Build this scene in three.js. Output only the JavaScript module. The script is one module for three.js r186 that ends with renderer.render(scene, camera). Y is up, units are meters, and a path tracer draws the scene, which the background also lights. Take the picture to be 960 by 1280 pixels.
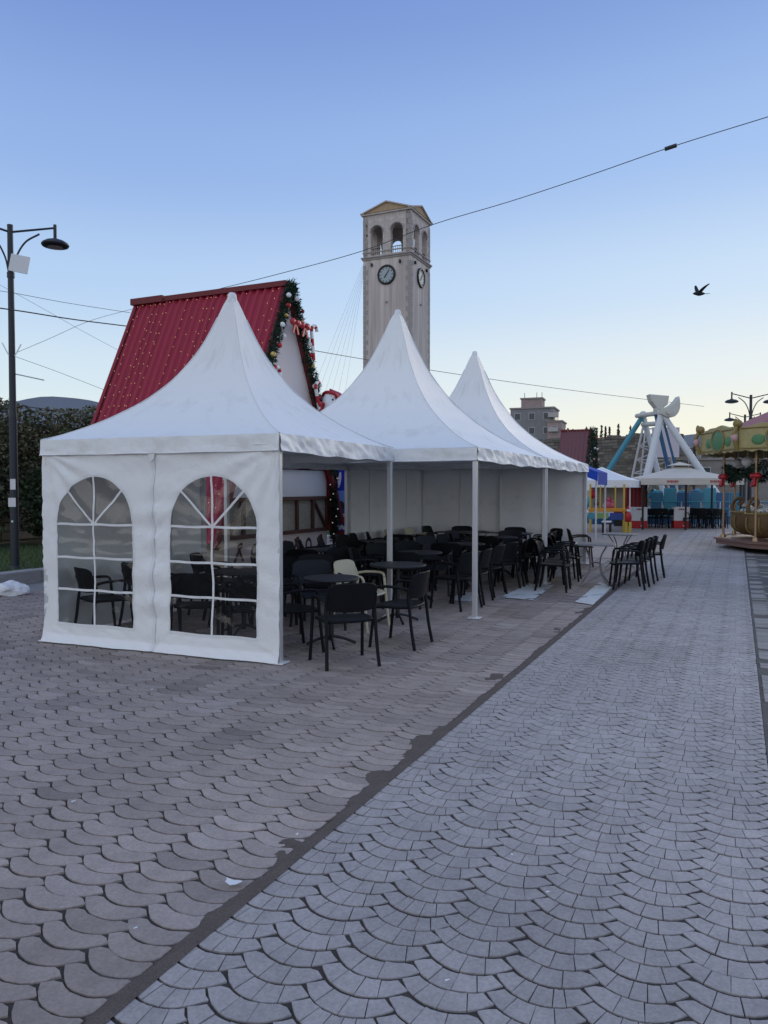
import * as THREE from 'three';
import { mergeGeometries } from 'three/addons/utils/BufferGeometryUtils.js';
import { RoundedBoxGeometry } from 'three/addons/geometries/RoundedBoxGeometry.js';

// ---------- camera, sky, sun, exposure ----------
const F = 960, CAM_H = 1.7, PITCH = -1.79 * Math.PI / 180;
const scene = new THREE.Scene();
const camera = new THREE.PerspectiveCamera(2 * Math.atan(640 / F) * 180 / Math.PI, 3 / 4, 0.1, 12000);
camera.position.set(0, CAM_H, 0);
camera.rotation.set(PITCH, 0, 0);
const renderer = new THREE.WebGLRenderer({ antialias: true });
renderer.setSize(768, 1024);
renderer.toneMapping = THREE.LinearToneMapping;
renderer.toneMappingExposure = 1.0;
renderer.shadowMap.enabled = true;

const GLOW_AZ = 38 * Math.PI / 180;                 // twilight glow: to the right of the view
{
  const W = 512, H = 512, data = new Float32Array(W * H * 4);
  const EL = [-90, -2, 0, 4, 8, 14, 22, 32, 60, 90];
  const near = [[.2, .2, .2], [.84, .76, .54], [1.0, .92, .64], [.98, .95, .78], [.85, .90, .90], [.63, .78, .95], [.39, .565, .89], [.235, .375, .74], [.29, .43, .75], [.38, .50, .76]];
  const side = [[.2, .2, .2], [.74, .77, .72], [.85, .89, .83], [.79, .88, .86], [.66, .80, .90], [.47, .645, .90], [.30, .46, .81], [.19, .305, .665], [.28, .42, .73], [.38, .50, .76]];
  const back = [[.2, .2, .2], [.95, .92, .88], [1.12, 1.08, 1.04], [1.12, 1.09, 1.06], [1.04, 1.05, 1.08], [.92, .97, 1.06], [.78, .87, 1.02], [.64, .75, .95], [.47, .60, .84], [.38, .50, .76]];
  const at = (tab, e) => {
    let i = 0; while (i < EL.length - 2 && e > EL[i + 1]) i++;
    let k = Math.min(1, Math.max(0, (e - EL[i]) / (EL[i + 1] - EL[i])));
    k = k * k * (3 - 2 * k) * .5 + k * .5;
    return [0, 1, 2].map(c => tab[i][c] * (1 - k) + tab[i + 1][c] * k);
  };
  for (let j = 0; j < H; j++) for (let i = 0; i < W; i++) {
    const ph = ((i + .5) / W - .5) * 2 * Math.PI, e = ((j + .5) / H - .5) * 180;
    const az = Math.atan2(Math.cos(ph), -Math.sin(ph));        // 0 ahead, + right
    let d = Math.abs(az - GLOW_AZ); if (d > Math.PI) d = 2 * Math.PI - d;
    d *= 180 / Math.PI;
    const a = at(near, e), b = at(side, e), c = at(back, e);
    const s = x => { x = Math.min(1, Math.max(0, x)); return x * x * (3 - 2 * x); };
    const k1 = s(d / 62), k2 = s((d - 62) / 100);
    const o = (j * W + i) * 4;
    for (let q = 0; q < 3; q++) data[o + q] = (a[q] * (1 - k1) + b[q] * k1) * (1 - k2) + c[q] * k2;
    data[o + 3] = 1;
  }
  const sky = new THREE.DataTexture(data, W, H, THREE.RGBAFormat, THREE.FloatType);
  sky.mapping = THREE.EquirectangularReflectionMapping;
  sky.magFilter = THREE.LinearFilter; sky.minFilter = THREE.LinearFilter;
  sky.wrapS = THREE.RepeatWrapping; sky.needsUpdate = true;
  scene.background = sky; scene.environment = sky;
}
const sun = new THREE.DirectionalLight(new THREE.Color(1.0, .86, .66), 1.0);
sun.position.set(Math.sin(GLOW_AZ) * 60, 15, -Math.cos(GLOW_AZ) * 60);
sun.castShadow = true; sun.shadow.radius = 60;
Object.assign(sun.shadow.camera, { left: -40, right: 40, top: 40, bottom: -40, near: 1, far: 160 });
scene.add(sun); scene.add(sun.target);

// ---------- helpers ----------
let seed = 7;
const rnd = () => { seed = (seed + 0x6D2B79F5) | 0; let t = Math.imul(seed ^ (seed >>> 15), 1 | seed); t = (t + Math.imul(t ^ (t >>> 7), 61 | t)) ^ t; return ((t ^ (t >>> 14)) >>> 0) / 4294967296; };
const rr = (a, b) => a + (b - a) * rnd();
const V = (x, y, z) => new THREE.Vector3(x, y, z);
const AZ = 24.7 * Math.PI / 180, SA = Math.sin(AZ), CA = Math.cos(AZ);
// plaza grid: s runs across the promenade, t along it
const P = (s, t, y = 0) => V(s * CA + t * SA, y, -(-s * SA + t * CA));
const toST = p => [p.x * CA + p.z * SA, p.x * SA - p.z * CA];
const rayPx = (u, v) => V((u - 480) / F, (640 - v) / F, -1).applyAxisAngle(V(1, 0, 0), PITCH);
const gnd = (u, v, h = 0) => { const d = rayPx(u, v), k = (h - CAM_H) / d.y; return V(d.x * k, h, d.z * k); };
const atDepth = (u, v, zf) => { const d = rayPx(u, v), k = zf / -d.z; return V(d.x * k, CAM_H + d.y * k, d.z * k); };
const project = p => { const q = p.clone().sub(camera.position).applyAxisAngle(V(1, 0, 0), -PITCH); return [480 + F * q.x / -q.z, 640 - F * q.y / -q.z, -q.z]; };

const hash = (x, y, z = 0) => { let h = Math.imul(x | 0, 374761393) ^ Math.imul(y | 0, 668265263) ^ Math.imul(z | 0, 2147483647 ^ 0x5bd1e995); h = Math.imul(h ^ (h >>> 13), 1274126177); h ^= h >>> 16; return (h >>> 0) / 4294967296; };
const vn = (x, y, z = 0, per = 0) => {
  const xi = Math.floor(x), yi = Math.floor(y), xf = x - xi, yf = y - yi;
  const w = per ? (n => ((n % per) + per) % per) : (n => n);
  const sx = xf * xf * (3 - 2 * xf), sy = yf * yf * (3 - 2 * yf);
  const a = hash(w(xi), w(yi), z), b = hash(w(xi + 1), w(yi), z), c = hash(w(xi), w(yi + 1), z), d = hash(w(xi + 1), w(yi + 1), z);
  return a + (b - a) * sx + (c - a) * sy + (a - b - c + d) * sx * sy;
};
const fbm = (x, y, z = 0, oct = 4, per = 0) => { let s = 0, a = .5, t = 0; for (let o = 0; o < oct; o++) { s += a * vn(x, y, z + o * 17, per); t += a; a *= .5; x *= 2; y *= 2; if (per) per *= 2; } return s / t; };

function texture(n, fn, srgb, rep = 1) {
  const d = new Uint8Array(n * n * 4);
  for (let j = 0; j < n; j++) for (let i = 0; i < n; i++) {
    const c = fn(i / n, j / n), o = (j * n + i) * 4;
    d[o] = Math.max(0, Math.min(255, c[0] * 255)); d[o + 1] = Math.max(0, Math.min(255, c[1] * 255)); d[o + 2] = Math.max(0, Math.min(255, c[2] * 255)); d[o + 3] = 255;
  }
  const t = new THREE.DataTexture(d, n, n, THREE.RGBAFormat);
  t.wrapS = t.wrapT = THREE.RepeatWrapping; t.magFilter = THREE.LinearFilter; t.minFilter = THREE.LinearMipmapLinearFilter; t.generateMipmaps = true;
  if (srgb) t.colorSpace = THREE.SRGBColorSpace;
  t.repeat.set(rep, rep); t.needsUpdate = true; return t;
}
const grey = v => [v, v, v];
const lin = (r, g, b) => new THREE.Color().setRGB(r, g, b);
const mat = (c, rough = .7, o = {}) => new THREE.MeshStandardMaterial(Object.assign({ color: c, roughness: rough, side: THREE.DoubleSide }, o));

const used = {};
const numbered = n => { if (used[n] === undefined) { used[n] = 0; return n; } used[n]++; return n + '_' + String(used[n]).padStart(3, '0'); };
function tag(o, label, category, group) { o.userData.label = label; o.userData.category = category; if (group) o.userData.group = group; return o; }
function thing(name, label, category, pos, turn = 0, group) {
  const o = new THREE.Group(); o.name = numbered(name); scene.add(o);
  if (pos) o.position.copy(pos); o.rotation.y = turn;
  return tag(o, label, category, group);
}
const flat = g => { const r = g.index ? g.toNonIndexed() : g; for (const k of Object.keys(r.attributes)) if (!['position', 'normal', 'uv'].includes(k)) r.deleteAttribute(k); if (!r.attributes.uv) r.setAttribute('uv', new THREE.BufferAttribute(new Float32Array(r.attributes.position.count * 2), 2)); return r; };
const merge = gs => { gs = Array.isArray(gs) ? gs : [gs]; return gs.length === 1 ? gs[0] : mergeGeometries(gs.map(flat)); };
function mesh(name, gs, m, parent) {
  const o = new THREE.Mesh(merge(gs), m);
  o.castShadow = o.receiveShadow = true;
  if (parent) { o.name = name; parent.add(o); } else { o.name = numbered(name); scene.add(o); }
  return o;
}
function structure(name, gs, m) { const o = mesh(name, gs, m); o.userData.kind = 'structure'; return o; }
const box = (w, h, d, x = 0, y = 0, z = 0, ry = 0, rz = 0, rx = 0) => { const g = new THREE.BoxGeometry(w, h, d); if (rx) g.rotateX(rx); if (rz) g.rotateZ(rz); if (ry) g.rotateY(ry); return g.translate(x, y, z); };
const rbox = (w, h, d, r, x = 0, y = 0, z = 0, ry = 0) => { const g = new RoundedBoxGeometry(w, h, d, 2, r); if (ry) g.rotateY(ry); return g.translate(x, y, z); };
const rod = (a, b, r1, r2 = r1, n = 8) => {
  const d = b.clone().sub(a), g = new THREE.CylinderGeometry(r2, r1, d.length(), n);
  g.applyQuaternion(new THREE.Quaternion().setFromUnitVectors(V(0, 1, 0), d.clone().normalize()));
  return g.translate((a.x + b.x) / 2, (a.y + b.y) / 2, (a.z + b.z) / 2);
};
// square-section bar between two points
const bar = (a, b, w, dpt = w) => {
  const d = b.clone().sub(a), g = new THREE.BoxGeometry(w, d.length(), dpt);
  g.applyQuaternion(new THREE.Quaternion().setFromUnitVectors(V(0, 1, 0), d.clone().normalize()));
  return g.translate((a.x + b.x) / 2, (a.y + b.y) / 2, (a.z + b.z) / 2);
};
const tube = (pts, r, seg = 16, n = 6, closed = false) => new THREE.TubeGeometry(new THREE.CatmullRomCurve3(pts, closed), seg, r, n, closed);
const ball = (r, x, y, z, n = 10, sx = 1, sy = 1, sz = 1) => new THREE.SphereGeometry(r, n, Math.max(5, n * .7 | 0)).scale(sx, sy, sz).translate(x, y, z);
// grid surface from a function (a, b) in 0..1 -> Vector3 and uv
function sheet(nu, nv, fn, uvs = 1) {
  const pos = [], uv = [], idx = [];
  for (let j = 0; j <= nv; j++) for (let i = 0; i <= nu; i++) { const p = fn(i / nu, j / nv); pos.push(p.x, p.y, p.z); uv.push(...(p.uv || [i / nu * uvs, j / nv * uvs])); }
  for (let j = 0; j < nv; j++) for (let i = 0; i < nu; i++) { const a = j * (nu + 1) + i, b = a + 1, c = a + nu + 1, d = c + 1; idx.push(a, b, d, a, d, c); }
  const g = new THREE.BufferGeometry();
  g.setAttribute('position', new THREE.Float32BufferAttribute(pos, 3)); g.setAttribute('uv', new THREE.Float32BufferAttribute(uv, 2));
  g.setIndex(idx); g.computeVertexNormals(); return g;
}
const extr = (shape, depth, bev = 0, seg = 12) => new THREE.ExtrudeGeometry(shape, { depth, bevelEnabled: bev > 0, bevelThickness: bev, bevelSize: bev, bevelOffset: -bev, bevelSegments: 2, curveSegments: seg });
const poly = pts => { const s = new THREE.Shape(); pts.forEach((p, i) => i ? s.lineTo(p[0], p[1]) : s.moveTo(p[0], p[1])); s.closePath(); return s; };
const TURN = -AZ;
// ---------- ground ----------
const grainT = texture(512, (x, y) => { const a = fbm(x * 64, y * 64, 3, 2, 64), b = fbm(x * 6, y * 6, 9, 4, 6), s = vn(x * 200, y * 200, 5, 200); return grey(.84 + .12 * (b - .5) + .13 * (a - .5) + (s > .95 ? .10 : s < .04 ? -.14 : 0)); }, true);
const grainB = texture(512, (x, y) => grey(.5 * fbm(x * 90, y * 90, 1, 2, 90) + .5 * fbm(x * 20, y * 20, 2, 3, 20)));
const asphaltM = mat(lin(.16, .145, .135), .95, { map: grainT, bumpMap: grainB, bumpScale: .006 });
const jointM = mat(lin(.088, .070, .060), 1, { map: grainT, bumpMap: grainB, bumpScale: .004 });
const stoneM = mat(lin(1, 1, 1), .82, { vertexColors: true, map: grainT, bumpMap: grainB, bumpScale: .0014 });
const quadST = (s0, s1, t0, t1, y, n = 1) => sheet(n, n, (a, b) => { const s = s0 + (s1 - s0) * a, t = t0 + (t1 - t0) * b; const p = P(s, t, y); p.uv = [s / .6, t / .6]; return p; });
structure('ground', (() => { const g = new THREE.PlaneGeometry(9000, 9000).rotateX(-Math.PI / 2).translate(0, -.045, -2000); const uv = g.attributes.uv; for (let i = 0; i < uv.count; i++) uv.setXY(i, uv.getX(i) * 9000, uv.getY(i) * 9000); return g; })(), mat(lin(.17, .165, .16), .95, { map: grainT }));

const WALK_L = -1.86, WALK_R = .19;
// one stone: bottom row and top row of points (s,t), left to right
function stoneGeo(bot, top, h, col, bevel, out) {
  const ring = [...bot, ...top.slice().reverse()], n = ring.length, cx = ring.reduce((a, p) => a + p[0], 0) / n, cy = ring.reduce((a, p) => a + p[1], 0) / n;
  const tiltS = rr(-.008, .008), tiltT = rr(-.008, .008);
  const Y = (p, d) => h - d + (p[0] - cx) * tiltS + (p[1] - cy) * tiltT;
  const push = (p, y) => { const w = P(p[0], p[1], y); out.pos.push(w.x, w.y, w.z); out.uv.push(p[0] / .6, p[1] / .6); out.col.push(col[0], col[1], col[2]); };
  const tri = (a, ya, b, yb, c, yc) => { push(a, ya); push(b, yb); push(c, yc); };
  let inner = ring;
  if (bevel) {
    inner = ring.map((p, i) => {
      const a = ring[(i + n - 1) % n], b = ring[(i + 1) % n];
      let ex = b[0] - a[0], ey = b[1] - a[1]; const l = Math.hypot(ex, ey) || 1; ex /= l; ey /= l;
      return [p[0] - ey * bevel, p[1] + ex * bevel];
    });
  }
  const m = bot.length;
  for (let i = 0; i < m - 1; i++) {
    const a = inner[i], b = inner[i + 1], c = inner[n - 2 - i], d = inner[n - 1 - i];
    tri(a, Y(a, 0), b, Y(b, 0), c, Y(c, 0)); tri(a, Y(a, 0), c, Y(c, 0), d, Y(d, 0));
  }
  const skirt = (A, ya, B, yb) => { for (let i = 0; i < n; i++) { const j = (i + 1) % n; tri(B[i], yb(B[i]), B[j], yb(B[j]), A[j], ya(A[j])); tri(B[i], yb(B[i]), A[j], ya(A[j]), A[i], ya(A[i])); } };
  if (bevel) skirt(inner, p => Y(p, 0), ring, p => Y(p, bevel * .8));
  skirt(ring, p => Y(p, bevel ? bevel * .8 : 0), ring, () => -.03);
}
function finish(o) {
  const g = new THREE.BufferGeometry();
  g.setAttribute('position', new THREE.Float32BufferAttribute(o.pos, 3)); g.setAttribute('uv', new THREE.Float32BufferAttribute(o.uv, 2)); g.setAttribute('color', new THREE.Float32BufferAttribute(o.col, 3));
  g.computeVertexNormals(); return g;
}
const empty = () => ({ pos: [], uv: [], col: [] });
// fish-scale courses: columns pitch PC, repeat QT along t, arc radius R; each scale cut into stones
function scales({ s0, s1, t0, t1, PC, QT, R, gap, cuts, colour, keep, level }) {
  const list = [];
  const c0 = Math.floor(s0 / PC) - 1, c1 = Math.ceil(s1 / PC) + 1;
  let um = PC / 2; while (um < R * .995 && Math.sqrt(R * R - (PC - um) ** 2) - Math.sqrt(R * R - um * um) < QT / 2) um += .0005;
  for (let c = c0; c <= c1; c++) for (let k = Math.floor(t0 / QT) - 2; k * QT < t1 + R * 2; k++) {
    const cx = c * PC + rr(-.004, .004), cy = k * QT + (c & 1 ? QT / 2 : 0) + R + rr(-.004, .004);
    const arc = (x, C, Y0, r = R) => Y0 - Math.sqrt(Math.max(0, r * r - (x - C) ** 2));
    const mid = P(cx, cy - R + QT * .5); const [pu, pv, pz] = project(mid);
    if (cy - R < t0 || cy - R > t1 || !keep(cx, cy - R, pu, pv, pz)) continue;
    const near = pz < 7.5, low = x => arc(x, cx, cy, R - gap / 2);
    const R2 = R + gap / 2, side = (x, C) => Math.abs(x - C) > R2 ? 1e9 : arc(x, C, cy + QT / 2, R2);
    const up = x => Math.min(arc(x, cx, cy + QT, R2), side(x, cx - PC), side(x, cx + PC));
    const C = cuts(), E = um - gap * .25, edges = [-E, ...C, E];
    const tone = colour(cx, cy);
    for (let q = 0; q < edges.length - 1; q++) {
      const a = edges[q], b = edges[q + 1], n = C.length ? (near ? 4 : 2) : (near ? 10 : pz < 14 ? 6 : 4);
      const at = Math.abs(a) === E ? a : a * .72, bt = Math.abs(b) === E ? b : b * .72;
      let bot = [], top = [];
      for (let i = 0; i <= n; i++) {
        let xb = cx + a + (b - a) * i / n, xt = cx + at + (bt - at) * i / n;
        const g = C.length ? gap * .12 : 0;
        if (i === 0 && Math.abs(a) !== E) { xb += g; xt += g; } if (i === n && Math.abs(b) !== E) { xb -= g; xt -= g; }
        let yb = low(xb), yt = up(xt);
        if (yt < yb + .003) { const y = (yb + yt) / 2; yb = y - .0015; yt = y + .0015; }
        const w = C.length ? .0012 : .0022; const J = () => near ? rr(-w, w) : 0;
        bot.push([Math.min(s1, Math.max(s0, xb + J())), yb + J()]); top.push([Math.min(s1, Math.max(s0, xt + J())), yt + J()]);
      }
      const ws = Math.max(...bot.map(p => p[0])) - Math.min(...bot.map(p => p[0]));
      if (ws < .02) continue;
      const v = (1 + rr(-1, 1) * (C.length ? .06 : .10)) * (!C.length && rnd() < .04 ? .82 : 1), col = tone.map(x => x * v);
      list.push({ bot, top, h: level(cx, cy) + rr(-.0018, .0018), col, near, pz, pu, pv });
    }
  }
  return list;
}
function lay(parent, list, piece, rest, bev) {
  const inFrame = o => o.pu > -30 && o.pu < 990 && o.pv < 1310;
  list.sort((a, b) => (inFrame(b) - inFrame(a)) || (a.pz - b.pz));
  const far = empty();
  list.forEach((o, i) => {
    if (i < 300) { const e = empty(); stoneGeo(o.bot, o.top, o.h, o.col, bev, e); mesh(piece, finish(e), stoneM, parent); }
    else stoneGeo(o.bot, o.top, o.h, o.col, o.near ? bev : 0, far);
  });
  const m = mesh(rest, finish(far), stoneM, parent); m.userData.kind = 'stuff';
}
{ // promenade of small grey setts laid in fans
  const g = new THREE.Group(); g.name = 'walkway'; g.userData.kind = 'structure'; scene.add(g);
  mesh('bedding', quadST(WALK_L, WALK_R, 0, 40, -.0065), jointM, g);
  const L = scales({
    s0: WALK_L, s1: WALK_R, t0: .6, t1: 34, PC: .29, QT: .107, R: .19, gap: .0115,
    cuts: () => { const j = () => rr(-.012, .012), r = rnd(); return r < .6 ? [-.085 + j(), j(), .085 + j()] : r < .85 ? [-.05 + j(), .05 + j()] : [-.1 + j(), -.03 + j(), .04 + j(), .1 + j()]; },
    colour: (s, t) => { const n = fbm(s * 1.3, t * 1.3, 4, 3); const k = .80 + .40 * n, d = fbm(s * .5 + 9, t * .35, 44, 3) > .60 ? .93 : 1; return [.545 * k * d, .495 * k * d, .485 * k * d]; },
    keep: (s, t, u, v, z) => z > .8 && u > -250 && u < 1250 && v < 1600, level: (s, t) => .004 * (fbm(s * .8, t * .8, 12, 2) - .5)
  });
  lay(g, L, 'paving_sett', 'far_setts', .0018);
  mesh('far_paving', quadST(WALK_L, WALK_R + 6, 34, 70, -.004), mat(lin(.545, .495, .485), .85, { map: grainT }), g);
}
{ // plaza of reddish fish-scale tiles
  const g = new THREE.Group(); g.name = 'pavement'; g.userData.kind = 'structure'; scene.add(g);
  mesh('bedding', quadST(-16, WALK_L - .004, 0, 40, -.0085), jointM, g);
  const L = scales({
    s0: -10.5, s1: WALK_L - .02, t0: .3, t1: 19, PC: .285, QT: .107, R: .19, gap: .0095, cuts: () => [],
    colour: (s, t) => { const n = fbm(s * .9, t * .9, 21, 3), k = .78 + .44 * n, w = fbm(s * 3, t * 3, 8, 2) > .66 ? 1.07 : 1, e = Math.max(0, fbm(s * 1.6, t * 1.6, 23, 4) - .58) * .9; const st = fbm(s * 2.2 + 40, t * 1.1, 27, 4) > .63 ? .80 : 1; return [(.475 * k * w + e * .25) * st, (.388 * k * w + e * .28) * st, (.348 * k * w + e * .3) * st]; },
    keep: (s, t, u, v, z) => z > 1 && u > -260 && u < 1200 && v < 1600, level: (s, t) => .006 * (fbm(s * .9, t * .9, 15, 2) - .5) - .003 * Math.max(0, 1 - (WALK_L - s) / .25)
  });
  lay(g, L, 'paving_tile', 'far_tiles', .003);
  mesh('far_paving', quadST(-16, WALK_L - .004, 19.2, 70, -.004), mat(lin(.475, .388, .348), .88, { map: grainT }), g);
  // earth washed along the joint between the two pavings
  const soil = sheet(54, 1500, (a, b) => {
    const s = WALK_L + .06 - a * .8, t = 1 + b * 16;
    const near = Math.max(0, 1 - a * 2.0 - .35 * (fbm(t * .5, 3, 31, 3) - .45));
    const y = -.0135 + .0105 * Math.pow(near, 1.6) + .014 * (fbm(s * 9, t * 9, 33, 4) - .5) * (near > .02 ? 1 : .3) + .075 * near * Math.max(0, fbm(s * 4, t * 2.4, 37, 4) - .50) + .02 * Math.max(0, 1 - Math.max(0, WALK_L - s) / (.004 + .15 * Math.max(0, fbm(t * 3.1, s * 5, 36, 4) - .40)));
    const p = P(s, t, Math.min(.0028, y)); p.uv = [s / .35, t / .35]; return p;
  });
  const m = mesh('washed_earth', soil, mat(lin(.19, .148, .132), 1, { map: grainT, bumpMap: grainB, bumpScale: .016 }), g); m.userData.kind = 'stuff';
}
{ // worn strip and asphalt to the right of the promenade
  const g = new THREE.Group(); g.name = 'roadway'; g.userData.kind = 'structure'; scene.add(g);
  mesh('asphalt', sheet(40, 160, (a, b) => { const s = WALK_R + .004 + a * 9, t = 1 + b * 38; const p = P(s, t, -.012 + .012 * (fbm(s * 2.3, t * 2.3, 40, 3) - .5)); p.uv = [s / .6, t / .6]; return p; }), asphaltM, g);
  const L = scales({
    s0: WALK_R + .03, s1: .85, t0: 3, t1: 22, PC: .285, QT: .107, R: .19, gap: .012, cuts: () => [],
    colour: (s, t) => { const k = .8 + .4 * fbm(s * 2, t * 2, 3, 2); return [.40 * k, .375 * k, .35 * k]; },
    keep: (s, t, u, v, z) => z > 1 && u < 1300 && v < 1500 && fbm(s * 5, t * 3.2, 51, 3) > .45 + .35 * (s - WALK_R) + .25 * (fbm(s, t * .5, 52, 2) - .5), level: (s, t) => -.010 + .010 * fbm(s * 4, t * 4, 53, 2)
  });
  lay(g, L, 'worn_tile', 'far_worn_tiles', .004);
}
{ // concrete gutter, kerb and lawn on the left
  const conc = mat(lin(.46, .45, .44), .9, { map: grainT, bumpMap: grainB, bumpScale: .004 });
  structure('gutter', quadST(-11.4, -10.5, 2, 34, -.002), mat(lin(.36, .355, .35), .9, { map: grainT }));
  const kerb = new THREE.Group(); kerb.name = 'kerb'; kerb.userData.kind = 'structure'; scene.add(kerb);
  for (let t = 3; t < 32; t += 1) { const c = P(-11.55, t + .5, .1); mesh('kerb_stone', rbox(.3, .26, .992, .02, c.x, c.y + rr(-.006, .006), c.z, TURN), conc, kerb); }
  structure('lawn', sheet(40, 40, (a, b) => { const s = -11.7 - a * 7, t = 2 + b * 34; const p = P(s, t, .15 + .05 * fbm(s, t, 60, 3)); p.uv = [s, t]; return p; }), mat(lin(.03, .05, .018), 1));
  const o = empty(), blades = 14000;
  for (let i = 0; i < blades; i++) {
    const s = rr(-16.5, -11.72), t = rr(7, 24), p = P(s, t), a = rr(0, 6.28), h = rr(.05, .14), w = rr(.006, .014), y = .15 + .05 * fbm(s, t, 60, 3) - .01;
    const dx = Math.cos(a) * w, dz = Math.sin(a) * w, lx = rr(-.06, .06), lz = rr(-.06, .06), k = rr(.6, 1.3);
    o.pos.push(p.x - dx, y, p.z - dz, p.x + dx, y, p.z + dz, p.x + lx, y + h, p.z + lz);
    for (let q = 0; q < 3; q++) { o.uv.push(0, 0); o.col.push(.075 * k, .13 * k, .035 * k); }
  }
  const gr = mesh('grass', finish(o), mat(lin(1, 1, 1), .8, { vertexColors: true })); gr.userData.kind = 'stuff'; tag(gr, 'short green grass behind the concrete kerb', 'grass');
}
// ---------- pagoda tents ----------
const clothB = texture(256, (x, y) => grey(.5 * fbm(x * 8, y * 8, 2, 4, 8) + .5 * vn(x * 128, y * 128, 3, 128)));
const clothT = texture(512, (x, y) => { const d = fbm(x * 5, y * 5, 71, 5, 5), s = fbm(x * 40, y * 40, 72, 2, 40); const st = Math.max(0, d - .6) * .22 + (s > .76 ? .012 : 0); return [.99 - st, .99 - st * 1.1, .988 - st * 1.3]; }, true);
const clothM = new THREE.MeshPhysicalMaterial({ color: lin(.88, .88, .88), roughness: .55, side: THREE.DoubleSide, transmission: .05, thickness: 0, map: clothT, bumpMap: clothB, bumpScale: .003 });
const wallM = clothM;
const hemM = mat(lin(.74, .74, .75), .6);
const aluM = mat(lin(.62, .63, .65), .38, { metalness: .55 });
const alu2M = mat(lin(.70, .71, .72), .45);
const filmM = new THREE.MeshPhysicalMaterial({ color: lin(.80, .80, .79), roughness: .07, transmission: 1, thickness: 0, ior: 1.5, bumpMap: clothB, bumpScale: .0015, side: THREE.DoubleSide });
const EAVE = 2.22, VAL = .165;
const PROF = [[0, 1], [.03, .985], [.05, .93], [.1, .79], [.2, .585], [.35, .385], [.49, .26], [.65, .155], [.776, .088], [.9, .035], [1, 0]];
const prof = r => { let i = 0; while (i < PROF.length - 2 && r > PROF[i + 1][0]) i++; const k = (r - PROF[i][0]) / (PROF[i + 1][0] - PROF[i][0]); return PROF[i][1] * (1 - k) + PROF[i + 1][1] * k; };
const sm = (r) => (prof(Math.max(0, r - .03)) + prof(r) * 2 + prof(Math.min(1, r + .03))) / 4;
// side k of a square of half size q: point at fraction a along the side, counter-clockwise seen from above, outward normal n
const SIDES = [[[-1, 1], [1, 1], [0, 1]], [[1, 1], [1, -1], [1, 0]], [[1, -1], [-1, -1], [0, -1]], [[-1, -1], [-1, 1], [-1, 0]]]; // front(+z), right(+x), back, left
function tentFrame(t, L, top, sd) {
  const q = L / 2;
  for (const [x, z] of [[-1, 1], [1, 1], [1, -1], [-1, -1]]) {
    const p = mesh('post', [rbox(.062, EAVE - .03, .062, .006, x * (q - .04), (EAVE - .03) / 2, z * (q - .04))], aluM, t);
    mesh('foot_plate', [rbox(.16, .012, .16, .004, x * (q - .04), .01, z * (q - .04)), rod(V(x * (q - .09), .012, z * (q - .09)), V(x * (q - .09), .035, z * (q - .09)), .012)], alu2M, p);
  }
  for (const [A, B] of SIDES) mesh('eave_rail', bar(V(A[0] * (q - .04), EAVE - .06, A[1] * (q - .04)), V(B[0] * (q - .04), EAVE - .06, B[1] * (q - .04)), .045, .06), aluM, t);
  mesh('centre_mast', rod(V(0, EAVE - .1, 0), V(0, top - .03, 0), .035), aluM, t);
  for (const [x, z] of [[1, 1], [-1, -1], [1, -1], [-1, 1]]) mesh('tension_cable', rod(V(x * (q - .06), EAVE - .05, z * (q - .06)), V(0, EAVE - .08, 0), .005), aluM, t);
}
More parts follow.
